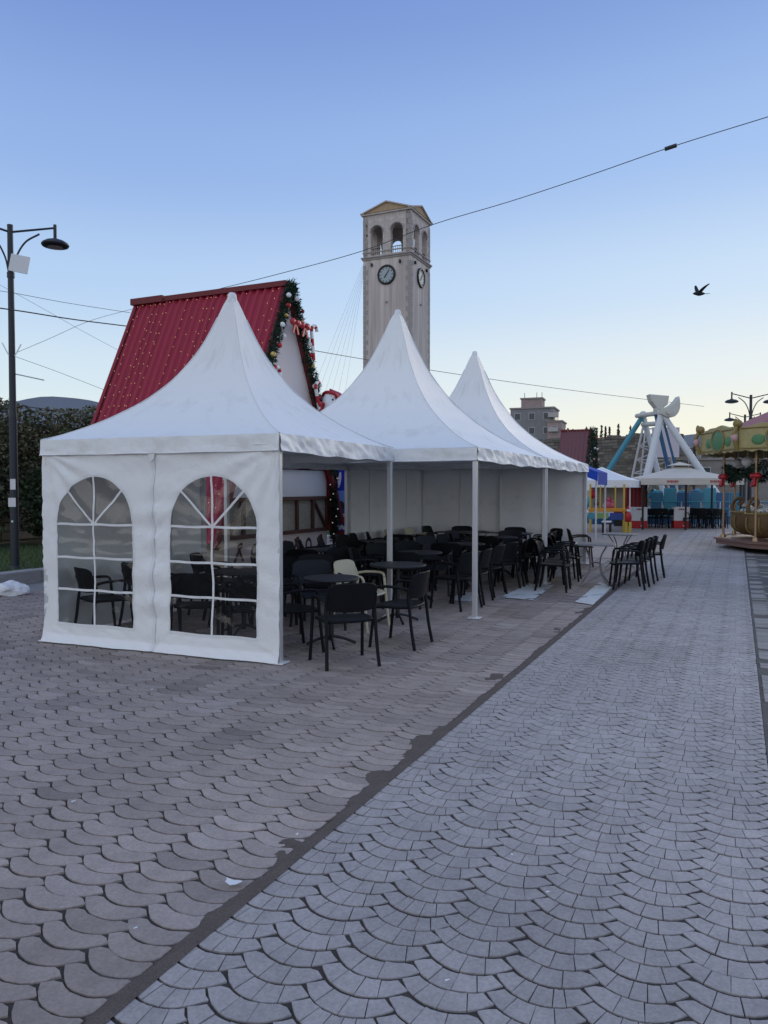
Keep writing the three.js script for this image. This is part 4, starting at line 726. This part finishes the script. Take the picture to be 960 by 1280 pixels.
// ---------- swing ride ----------
const rideWhite = mat(lin(.62, .64, .66), .5), rideTeal = mat(lin(.05, .25, .32), .45), rideBlue = mat(lin(.02, .10, .22), .45), rideGrey = mat(lin(.42, .42, .42), .6), rideBeige = mat(lin(.55, .54, .48), .55);
{
  const r = thing('swing_ride', 'tall white and teal A-frame swing ride behind the cafe canopy', 'ride', V(0, 0, 0));
  const a1 = atDepth(827, 516, 37), a2 = atDepth(804, 519, 41);
  const leg = (a, b, w1, w2, m, n = 'leg') => mesh(n, [rod(b, a, w1, w2, 12)], m, r);
  const foot = (u, zf) => { const p = atDepth(u, 610, zf); p.y = 0; return p; };
  leg(a1, foot(795, 36.4), .21, .15, rideWhite); leg(a1, foot(921, 36.2), .20, .14, rideWhite); leg(a2, foot(722, 41), .17, .13, rideTeal); leg(a2, foot(838, 42), .15, .13, rideWhite);
  mesh('axle', [rod(a1.clone().add(V(.2, 0, .5)), a2.clone().add(V(-.2, 0, -.4)), .12, .12, 12), rod(a1.clone().add(V(0, -.5, 0)), a2.clone().add(V(0, -.5, 0)), .12, .12, 10)], rideBeige, r);
  mesh('hub', [ball(.22, a1.x, a1.y, a1.z, 12), ball(.22, a2.x, a2.y, a2.z, 12)], rideBeige, r);
  const mid = a1.clone().lerp(a2, .3);
  mesh('pendulum_arm', [bar(mid, V(mid.x + .9, 1.7, mid.z), .15, .15), bar(mid.clone().add(V(.3, 0, 0)), V(mid.x + 1.3, 1.7, mid.z), .09, .09)], rideBlue, r);
  const cw = mesh('counterweight', [extr(poly([[-.50, .86], [.46, .78], [.40, .36], [.16, .18], [.10, -.1], [-.14, -.1], [-.14, .2], [-.40, .52]]), .5, .04).translate(mid.x + .05, mid.y + .05, mid.z - .1)], rideBeige, r);
  const cs = new THREE.Shape(); cs.moveTo(-.25, .25); cs.quadraticCurveTo(.25, .18, .62, .78); cs.quadraticCurveTo(.80, .1, .42, -.18); cs.quadraticCurveTo(.1, -.3, -.25, -.05); cs.closePath();
  mesh('counterweight', extr(cs, .5, .04).translate(a1.x + .1, a1.y - .02, a1.z - .2), rideBeige, r);
  const gd = mesh('gondola', tube([V(mid.x - .2, 1.45, mid.z), V(mid.x + .4, 1.12, mid.z), V(mid.x + 1.1, 1.05, mid.z), V(mid.x + 1.8, 1.15, mid.z), V(mid.x + 2.3, 1.5, mid.z)], .26, 24, 10), rideTeal, r);
  for (let k = 0; k < 4; k++) mesh('seat', rbox(.3, .5, .5, .08, mid.x + .1 + k * .6, 1.35, mid.z + .2), k % 2 ? rideBlue : rideTeal, gd);
  for (let k = 0; k < 7; k++) { const x = a1.x - .5 + k * .62; mesh('fence_panel', rbox(.58, k % 3 === 1 ? 1.35 : 1.15, .05, .02, x, k % 3 === 1 ? 1.02 : .92, a1.z + .9), k % 3 === 2 ? rideBlue : k % 3 ? rideTeal : mat(lin(.035, .16, .24), .5), r); }
  // railing round the ride
  for (let k = 0; k < 9; k++) { const x = a1.x - 2.2 + k * .9; mesh('railing_post', rod(V(x, 0, a1.z + 1.3), V(x, 1.05, a1.z + 1.3), .03), rideWhite, r); }
  for (const y of [.4, .72, 1.05]) mesh('railing_bar', rod(V(a1.x - 2.2, y, a1.z + 1.3), V(a1.x + 5, y, a1.z + 1.3), .025), rideTeal, r);
  mesh('deck', box(9, .35, 5, a1.x + 1, .18, a1.z - 1.6), rideBlue, r);
}
{ // lattice mast of another ride behind
  const l = thing('lattice_ride_frame', 'white lattice frame of a ride behind the swing ride', 'ride', V(0, 0, 0)), W = (u, v, zf = 50) => atDepth(u, v, zf);
  const S = (A, B, w = .09, n = 'strut') => mesh(n, rod(A, B, w), rideGrey, l);
  S(W(806, 524), W(783, 628), .075, 'mast_leg'); S(W(828, 524), W(850, 628), .075, 'mast_leg'); S(W(808, 524, 53), W(797, 628, 53), .065, 'mast_leg'); S(W(826, 524, 53), W(838, 628, 53), .065, 'mast_leg');
  for (const [a, b, c, d] of [[803, 536, 831, 536], [799, 558, 835, 558], [795, 575, 839, 575], [791, 592, 843, 592], [803, 536, 835, 558], [831, 536, 799, 558], [799, 558, 839, 575], [835, 558, 795, 575], [795, 575, 843, 592], [839, 575, 791, 592]]) S(W(a, b), W(c, d), .04);
  mesh('sign_panel', box(1.7, 1.9, .15, 0, 0, 0).translate(...W(832, 553, 49).toArray()), mat(lin(.52, .48, .52), .6), l);
}
// ---------- cafe canopy, counters, stacked chairs ----------
{
  const c = atDepth(849, 610, 33), w = 2.0, u = thing('cafe_canopy', 'large beige square canopy over the cafe counters', 'canopy', V(c.x, 0, c.z), -.12);
  const can = mat(lin(.60, .55, .48), .8, { map: clothT });
  for (let k = 0; k < 4; k++) mesh('canopy_panel', sheet(16, 8, (a, b) => { const s = (a * 2 - 1) * w * b, z = w * b; return V(s, 2.68 - .58 * b - .06 * Math.sin(b * Math.PI) - (b < .2 ? 0 : 0), z); }).rotateY(k * Math.PI / 2), can, u);
  for (let k = 0; k < 4; k++) mesh('valance', sheet(24, 2, (a, b) => V((a * 2 - 1) * w, 2.10 - .27 * b, w + .004 + .012 * Math.sin(a * 30) * b)).rotateY(k * Math.PI / 2), can, u);
  mesh('vent_cap', new THREE.ConeGeometry(.62, .16, 4).rotateY(Math.PI / 4).translate(0, 2.74, 0), can, u);
  for (const s of [-.95, .72]) mesh('printed_mark', [0, 1, 2, 3, 4, 5].map(i => box(.05, i % 2 ? .07 : .10, .004, s + i * .075, 1.965, w + .024)), mat(lin(.42, .06, .06), .7), u);
  for (const [x, z] of [[-1, 1], [1, 1], [1, -1], [-1, -1], [-.1, .95]]) mesh('post', bar(V(x * (w - .1), 0, z * (w - .1)), V(x * (w - .1), 2.1, z * (w - .1)), .07), darkMetal, u);
}
const dkRed = mat(lin(.20, .008, .015), .6);
{
  const put = (uu, lab) => {
    const p = gnd(uu, 660), b = thing('counter_box', lab, 'counter', p, -.1, 'white and red promotion counters');
    mesh('white_panel', rbox(.64, .58, .42, .015, 0, .60, 0), mat(lin(.68, .68, .70), .5), b);
    mesh('red_base', rbox(.66, .31, .44, .015, 0, .155, 0), mat(lin(.45, .012, .02), .45), b);
    mesh('print', [box(.07, .05, .004, -.10, .80, .213), box(.06, .07, .004, -.02, .80, .213), box(.07, .05, .004, .06, .80, .213), box(.05, .06, .004, .13, .80, .213)], dkRed, b);
    mesh('cup_print', [new THREE.CylinderGeometry(.07, .05, .004, 14).rotateX(Math.PI / 2).translate(.1, .40, .213), box(.13, .05, .004, .1, .33, .2135)], mat(lin(.05, .04, .035), .6), b);
    mesh('slogan_print', [box(.14, .02, .004, .1, .12, .223), box(.10, .02, .004, .1, .08, .223)], whiteGloss, b);
  };
  put(798, 'white and red counter box beside the dark red stall'); put(850.5, 'white and red counter box before the stacked chairs');
  const G3 = 'black armchairs crowded under the cafe canopy';
  for (let i = 0; i < 22; i++) { const r8 = i < 8, uu = r8 ? 812 + i % 4 * 8 : 866 + (i - 8) % 5 * 8.2, zf = r8 ? 32.8 + (i / 4 | 0) * .8 : 32.3 + ((i - 8) / 5 | 0) * .8; const p = atDepth(uu, 610, zf); p.y = 0; chair(p, [170, 20, 200, -30][i % 4], 'black', 'black plastic armchair crowded with others under the beige cafe canopy', G3); }
  for (const [uu, zf] of [[829, 34.2], [880, 34.6]]) { const p = atDepth(uu, 610, zf); p.y = 0; roundTable(p, 'round black table under the beige cafe canopy', .4, 'round tables under the beige canopy'); }
}
{ // dark red stall and blue bar behind it
  const p = atDepth(789, 610, 34.5), s = thing('dark_red_stall', 'dark red draped stall between the toy stand and the cafe canopy', 'stall', V(p.x, 0, p.z), TURN);
  mesh('drape', sheet(30, 6, (a, b) => V((a - .5) * 1.3, .55 + b * 1.3, .5 + .03 * Math.sin(a * 50))), dkRed, s);
  mesh('frame', [box(1.3, .06, .06, 0, 1.88, .45), box(.06, 1.9, .06, -.65, .95, .45), box(.06, 1.9, .06, .65, .95, .45), box(1.3, .5, .9, 0, .25, 0), box(1.3, 1.85, .05, 0, .93, -.48)], mat(lin(.015, .015, .017), .6), s);
}
{ // toy stand: yellow frame, orange shelf, goods
  const p = atDepth(759, 610, 29.8), s = thing('toy_stand', 'yellow market stand with orange shelf beside the walled tent', 'stall', V(p.x, 0, p.z), TURN + .15);
  const yel = mat(lin(.55, .38, .05), .55), org = mat(lin(.62, .26, .02), .5);
  for (const [x, z] of [[-.62, .45], [.62, .45], [-.62, -.45], [.62, -.45]]) mesh('post', box(.07, 1.85, .07, x, .925, z), yel, s);
  for (const x of [-.25, .3]) mesh('divider', box(.05, .85, .05, x, 1.35, .44), yel, s);
  mesh('shelf', rbox(1.38, .13, 1.0, .02, 0, .86, 0), org, s);
  mesh('front_panel', box(.5, .26, .03, .36, .62, .47), mat(lin(.02, .05, .25), .5), s); mesh('front_panel', box(.5, .22, .03, -.2, .64, .47), mat(lin(.20, .32, .10), .5), s); mesh('front_panel', box(.24, .24, .03, -.58, .63, .49), mat(lin(.06, .26, .32), .5), s);
  mesh('back_board', box(1.25, .9, .03, 0, 1.35, -.42), mat(lin(.30, .28, .25), .8), s);
  for (const [x, y, c, r] of [[-.55, 1.42, [.42, .02, .03], .12], [-.4, 1.1, [.10, .06, .05], .1], [.05, 1.04, [.50, .12, .18], .15], [.2, 1.02, [.55, .16, .2], .11], [.1, 1.2, [.45, .03, .05], .08], [-.1, 1.0, [.5, .5, .48], .07]]) { const t = thing('soft_toy', 'small round soft toy on the orange shelf of the toy stand', 'toy', V(x, y - .12, .15).applyAxisAngle(V(0, 1, 0), TURN + .15).add(V(p.x, 0, p.z)), 0, 'soft toys on the stand'); mesh('body', ball(r, 0, .12, 0, 10, 1, 1.1, 1), mat(lin(...c), .9), t); mesh('head', ball(r * .6, 0, .12 + r * 1.4, 0, 8), mat(lin(...c), .9), t); }
  const d = thing('figure_board', 'red and yellow painted figure standing at the toy stand corner', 'decoration', V(.86, 0, .5).applyAxisAngle(V(0, 1, 0), TURN).add(V(p.x, 0, p.z)), TURN);
  mesh('legs', [rbox(.10, .42, .12, .02, -.07, .21, 0), rbox(.10, .42, .12, .02, .07, .21, 0)], yel, d); mesh('body', ball(.13, 0, .60, 0, 12, 1, 1.6, .8), redGloss, d); mesh('head', ball(.075, 0, .86, 0, 12), whiteGloss, d); mesh('cap', new THREE.ConeGeometry(.075, .14, 10).translate(0, .97, 0), redGloss, d);
  const st = thing('stool', 'dark stool with pale seat under the orange shelf', 'stool', V(.1, 0, .7).applyAxisAngle(V(0, 1, 0), TURN).add(V(p.x, 0, p.z)), TURN); mesh('seat', rbox(.34, .07, .34, .03, 0, .42, 0), whitePanel, st); for (const [x, z] of [[-.13, -.13], [.13, -.13], [.13, .13], [-.13, .13]]) mesh('leg', box(.05, .4, .05, x, .2, z), darkMetal, st);
}
{ // white sunshade and blue awning above the stand
  const p = atDepth(752, 610, 31), s = thing('white_sunshade', 'white square sunshade over the toy stand', 'sunshade', V(p.x, 0, p.z), TURN), w = 1.35, wm = mat(lin(.78, .78, .79), .7);
  for (let k = 0; k < 4; k++) { mesh('shade_panel', sheet(10, 6, (a, b) => V((a * 2 - 1) * w * b, 2.55 - .55 * b - .04 * Math.sin(b * 3.1), w * b)).rotateY(k * Math.PI / 2), wm, s); mesh('valance', sheet(14, 1, (a, b) => V((a * 2 - 1) * w, 2.0 - .28 * b, w + .003 + .015 * Math.sin(a * 21) * b)).rotateY(k * Math.PI / 2), wm, s); }
  mesh('pole', rod(V(0, 0, -.6), V(0, 2.5, -.6), .03), aluM, s);
  for (const x of [-1.25, 1.25]) mesh('corner_pole', rod(V(x, 0, 1.25), V(x, 2.0, 1.25), .025), whitePanel, s);
  const q = atDepth(723, 610, 26), a = thing('blue_awning', 'bright blue awning roof behind the walled tent', 'awning', V(q.x, 0, q.z), TURN), bm = mat(lin(.010, .06, .42), .9);
  mesh('roof_sheet', sheet(12, 8, (i, j) => V(-1.2 + i * 2.0, 3.0 - i * .78 - .04 * Math.sin(j * 3.1), -1 + j * 2)), bm, a);
  mesh('valance', [sheet(10, 2, (i, j) => V(.80 + .008 * Math.sin(i * 20) * j, 2.22 - .42 * j, -1 + i * 2)), sheet(16, 2, (i, j) => V(-1.2 + i * 2.0, 3.0 - i * .78 - .3 * j, 1.004 + .008 * Math.sin(i * 20) * j))], bm, a);
  for (const [x, z] of [[.74, .94], [.74, -.94], [-1.1, .94], [-1.1, -.94]]) mesh('post', rod(V(x, 0, z), V(x, x > 0 ? 2.2 : 2.9, z), .03), aluM, a);
}
// second festive house, buildings, wall, trees
{
  const p = atDepth(737, 610, 54), [s, t] = toST(p); festiveHouse(s, t, 2.0, 2.2, 5.75, .9, 'small faded red A-frame festive house before the far stone wall', false);
  const loc = (x, y, z) => V(x, y, z).applyAxisAngle(V(0, 1, 0), TURN).add(P(s, t));
  for (const sd of [1, -1]) { const g = thing('dark_garland', sd > 0 ? 'dark garland on the nearer gable edge of the small red house' : 'dark garland on the far gable edge of the small red house', 'garland', V(0, 0, 0), 0, 'garlands on the small house'); mesh('needles', leafSpray([0, 1, 2, 3, 4].map(i => loc(.2, 5.8 - i * .9, sd * i * .42)), 1600, .26, .22, PINE), pineM, g); for (let i = 0; i < 5; i++) mesh('bauble', ball(.09, ...loc(.42, 5.2 - i * .75, sd * (.2 + i * .35)).toArray(), 7), [redGloss, whiteGloss, pinkPaint][i % 3], g); }
}
const A0 = atDepth(655, 610, 92), A1 = atDepth(848, 610, 78); A0.y = A1.y = 0;
stoneWall('castle_wall', 'high weathered stone wall far behind the swing ride', A0, A1, 7.0, 1.2, .55, .30, [[.25, .225, .19], [.22, .20, .17], [.28, .25, .21], [.18, .165, .14]]);
{
  const dir = A1.clone().sub(A0), n = 34;
  for (let i = 0; i < n; i++) if (hash(i, 5) > .45) { const f = (i + .5) / n, q = A0.clone().addScaledVector(dir, f), m = tag(mesh('merlon', rbox(rr(.5, 1.3), rr(.35, .7), .9, .06, 0, 0, 0, Math.atan2(-dir.z, dir.x)).translate(q.x, 7.15, q.z), mat(lin(.24, .22, .18), .95, { map: grainT })), 'broken battlement stone on top of the far stone wall', 'battlement', 'battlements on the far wall'); }
  const tr = (u, v, zf, w) => { const top = atDepth(u, v, zf), t = thing('poplar_tree', 'slender bare poplar rising behind the far stone wall', 'tree', V(top.x, 0, top.z), 0, 'slender trees behind the far wall'); mesh('trunk', rod(V(0, 0, 0), V(0, top.y * .95, 0), .16, .04), timber, t); mesh('crown', foliage(420, () => { const y = rr(.25, 1), a = rr(0, 6.28), r = w * Math.sqrt(rnd()) * Math.sin(Math.PI * Math.min(1, y * .9 + .12)); return V(Math.cos(a) * r, y * top.y, Math.sin(a) * r); }, .17, [[.13, .11, .075], [.10, .095, .06], [.15, .13, .09]]), leafM, t); };
  for (const [u, v] of [[710, 536], [716, 537], [733, 534], [741, 538], [746, 535], [752, 531], [757, 533], [762, 534], [773, 530], [788, 533], [843, 545], [868, 552]]) tr(u, v, 96, rr(.35, .6));
}
function block(name, label, p, turn, parts, wm) {
  const b = thing(name, label, 'building', p, turn, 'far buildings'); const pane = mat(lin(.05, .06, .07), .3), fr = mat(lin(.5, .5, .5), .6);
  for (const [x, z, w, d, h0, h1, col, cols, rows] of parts) {
    const wl = mesh('wall', box(w, h1 - h0, d, x, (h0 + h1) / 2, z), mat(lin(...col), .9, { map: grainT }), b);
    mesh('roof_slab', box(w + .4, .3, d + .4, x, h1 + .15, z), mat(lin(.30, .27, .25), .9), b);
    for (let i = 0; i < cols; i++) for (let j = 0; j < rows; j++) { const wx = x - w / 2 + (i + .5) * w / cols, wy = h1 - 1.6 - j * 3; if (wy < h0 + 1) continue; const wi = mesh('window', box(1.3, 1.5, .10, wx, wy, z + d / 2 + .02), fr, b); mesh('pane', box(1.1, 1.3, .04, wx, wy, z + d / 2 + .075), pane, wi); const w2 = mesh('window', box(.10, 1.5, 1.3, x + w / 2 + .02, wy, z + (i / cols - .35) * d * .8), fr, b); mesh('pane', box(.04, 1.3, 1.1, x + w / 2 + .075, wy, z + (i / cols - .35) * d * .8), pane, w2); }
  }
  return b;
}
{
  const at = (u, zf) => { const p = atDepth(u, 610, zf); p.y = 0; return p; };
  const b = block('apartment_block', 'grey and pink stepped apartment block above the third tent roof', at(671, 165), -.35, [[-.5, 0, 9, 8, 0, 18.3, [.34, .34, .35], 3, 5], [-1, -.5, 4.4, 4, 18.6, 20.6, [.50, .38, .36], 0, 0], [4.2, .8, 3.0, 7, 0, 15.4, [.52, .40, .38], 1, 4], [-4.4, 1.6, 2.6, 6, 0, 14.2, [.52, .38, .35], 1, 4]]);
  for (let j = 0; j < 3; j++) mesh('balcony', box(2, .9, 1.2, 4.0, 16.8 - j * 3, 4.5), mat(lin(.45, .42, .40), .9), b);
  for (const x of [-2.8, -.2, .9]) mesh('antenna', rod(V(x, 20.9, -.5), V(x, 22.2, -.5), .06), darkMetal, b);
  block('town_house', 'low ochre town house beyond the swing ride', at(862, 130), -.3, [[0, 0, 9, 8, 0, 7.2, [.40, .32, .24], 4, 2]]);
  block('town_house', 'pale grey town house beside the carousel edge in the distance', at(893, 125), -.2, [[0, 0, 7, 8, 0, 8.2, [.44, .42, .40], 3, 2]]);
  block('town_house', 'brown flat-roofed town house farther back beyond the canopy', at(838, 150), -.3, [[0, 0, 8, 8, 0, 8.6, [.32, .25, .21], 3, 2]]);
  block('long_building', 'long low grey building closing the far end behind the carousel', at(1010, 95), -.5, [[0, 0, 26, 8, 0, 5.2, [.36, .33, .31], 8, 1]]);
  const l1 = at(937, 32), l2 = at(930, 40);
  lampPost(l1, .05, 5.5, .80, 'dark double-armed street lamp just behind the carousel'); lampPost(l2, .05, 5.45, .80, 'dark double-armed street lamp farther behind the carousel');
}
// ---------- overhead cables ----------
const cableM = mat(lin(.03, .03, .035), .6);
function cable(pts, r, label, name = 'overhead_cable', sag) {
  const P3 = pts.map(([u, v, zf]) => atDepth(u, v, zf)), o = mesh(name, tube(P3, r, 60, 5), cableM);
  return tag(o, label, 'cable', 'overhead cables');
}
{
  const zl = 17.3, zr = 10.5, ul = 165, ur = 1120, inv = u => 1 / (1 / zl + (1 / zr - 1 / zl) * (u - ul) / (ur - ul));
  const path = [[165, 388], [258, 365], [350, 342], [455, 313], [540, 281], [640, 251], [740, 218], [838, 184], [960, 146], [1120, 96]];
  cable(path.map(([u, v]) => [u, v, inv(u)]), .0065, 'long dark cable rising from the red roof across the sky past the clock tower');
  const c = tag(mesh('cable_clamp', rod(atDepth(831, 186.5, inv(831)), atDepth(846, 181.5, inv(846)), .03, .03, 8), cableM), 'small dark clamp on the long cable above the promenade', 'clamp');
  cable([[-40, 380, 13], [20, 388, 14], [90, 399, 15.5], [161, 408, 17.1]], .012, 'thick dark cable running to the left end of the red roof');
  cable([[-40, 358, 14], [15, 366, 15], [80, 378, 16], [163, 391, 17.3]], .005, 'thin cable tied to the ridge of the red roof above the thick one');
  cable([[20, 441, 14.6], [60, 424, 15.2], [110, 402, 16], [166, 386, 17.2]], .004, 'faint thin wire rising from the lamp post bracket to the roof ridge');
  cable([[20, 446, 14.6], [70, 464, 15.4], [137, 490, 16.6]], .004, 'faint thin wire falling from the lamp post bracket to the red roof');
  cable([[-30, 340, 13], [40, 378, 14.5], [100, 412, 15.5], [152, 440, 16.8]], .003, 'faint thin wire crossing the thick cable beside the lamp post');
  cable([[-40, 500, 19], [30, 508, 20], [90, 516, 21.5], [140, 524, 23]], .012, 'pale cable slung along the top of the ivy wall');
  cable([[380, 436, 30], [455, 449, 40], [560, 466, 46], [700, 486, 52], [880, 508, 60]], .016, 'thin cable stretched behind the tents towards the swing ride');
  for (let i = 0; i < 6; i++) cable([[454, 330 + i * 3, 63.5], [(454 + 384 + i * 9) / 2, (330 + i * 3 + 505) / 2, 61], [384 + i * 9, 505, 58.7]], .006, 'fine guy wire slanting down from the clock tower behind the tents', 'guy_wire');
}
// ---------- bird ----------
{
  const p = atDepth(874, 367, 22), o = [];
  const body = new THREE.LatheGeometry([[0, -.22], [.018, -.19], [.035, -.14], [.062, -.04], [.064, .04], [.045, .12], [.04, .15], [.034, .18], [.012, .205], [0, .245]].map(v => new THREE.Vector2(...v)), 12).rotateZ(Math.PI / 2);
  const wing = s => sheet(8, 5, (a, b) => { const span = a * .36, chord = .15 * (1 - .55 * a * a) * (b - .5) + .05 * a * a; return V(-.02 + chord + .06 * a, .03 + span * .75 - .06 * a * a + .012 * Math.sin(b * 3.1), s * (.04 + span * .62)); });
  const fan = extr(poly([[0, -.02], [0, .02], [.17, .055], [.18, 0], [.17, -.055]]), .008).rotateX(Math.PI / 2).translate(.17, .005, 0);
  const m = mesh('bird', [body, wing(1), wing(-1), fan], mat(lin(.012, .012, .014), .8)); m.position.copy(p); m.rotation.set(.15, .35, .02);
  tag(m, 'dark crow flying with raised wings above the carousel', 'bird');
}
// ---------- painted marks and litter ----------
{
  const pm = mat(lin(.78, .78, .76), .8, { map: texture(256, (x, y) => { const n = fbm(x * 6, y * 6, 140, 5, 6); const v = n > .74 ? .5 : n > .70 ? .72 : .92 + .1 * (vn(x * 60, y * 60, 3, 60) - .5); return grey(v); }, true) });
  const patch = (px, lab) => { const q = px.map(([u, v]) => gnd(u, v)), n = 24, m = structure('painted_marking', sheet(n, n, (a, b) => { const p = q[0].clone().lerp(q[1], a).lerp(q[3].clone().lerp(q[2], a), b); const e = Math.min(a, 1 - a, b, 1 - b); p.x += e < .01 ? .02 * (vn(p.x * 12, p.z * 12, 7) - .5) : 0; p.z += e < .01 ? .03 * (vn(p.x * 12, p.z * 12, 8) - .5) : 0; p.y = .0125; p.uv = [p.x * .8, p.z * .8]; return p; }), pm); };
  patch([[626, 747.5], [665, 751], [694, 732], [660, 730.5]]); patch([[719, 753.5], [741, 757], [765, 735], [750, 728]]); patch([[560, 751], [588, 753], [604, 742], [580, 741]]);
  const bag = thing('plastic_bag', 'crumpled white plastic bag lying in the gutter beside the kerb', 'litter', gnd(12, 744), .4), white = mat(lin(.72, .72, .72), .5);
  mesh('film', (() => { const g = new THREE.IcosahedronGeometry(.26, 4), a = g.attributes.position; for (let i = 0; i < a.count; i++) { const v = V(a.getX(i), a.getY(i), a.getZ(i)), d = v.clone().normalize(), k = .55 + .75 * fbm(d.x * 3 + 5, d.z * 3 + d.y * 2, 150, 4); a.setXYZ(i, d.x * .30 * k, Math.max(.005, d.y * .17 * k + .06), d.z * .24 * k); } g.computeVertexNormals(); return g; })(), white, bag);
  for (const [u, v, r, lab] of [[292, 1104, .028, 'torn white paper scrap lying across the tile joint beside the promenade'], [190, 862, .008, 'tiny pale paper scrap on the reddish tiles'], [372, 1043, .007, 'tiny pale paper scrap on the reddish tiles'], [92, 1002, .013, 'tiny pale paper scrap on the reddish tiles'], [170, 1160, .007, 'tiny pale paper scrap on the reddish tiles'], [640, 1068, .006, 'tiny pale paper scrap on the grey setts'], [685, 1115, .006, 'tiny pale paper scrap on the grey setts'], [560, 1225, .007, 'tiny pale paper scrap on the grey setts']]) {
    const p = gnd(u, v, .012), o = []; for (let k = 0; k < 9; k++) { const a = k / 9 * 6.283, q = r * (.5 + .9 * hash(k, u | 0, v | 0)); o.push([Math.cos(a) * q * 1.5, Math.sin(a) * q * .8]); }
    const gg = new THREE.ShapeGeometry(poly(o)).rotateX(-Math.PI / 2), at = gg.attributes.position; for (let i = 0; i < at.count; i++) at.setY(i, r * .6 * hash(i, u | 0)); gg.computeVertexNormals();
    const m = tag(mesh('paper_scrap', gg, white), lab, 'litter', /tiny/.test(lab) ? (/setts/.test(lab) ? 'paper scraps on the setts' : 'paper scraps on the tiles') : undefined); m.position.copy(p); m.rotation.y = u;
  }
}
renderer.render(scene, camera);
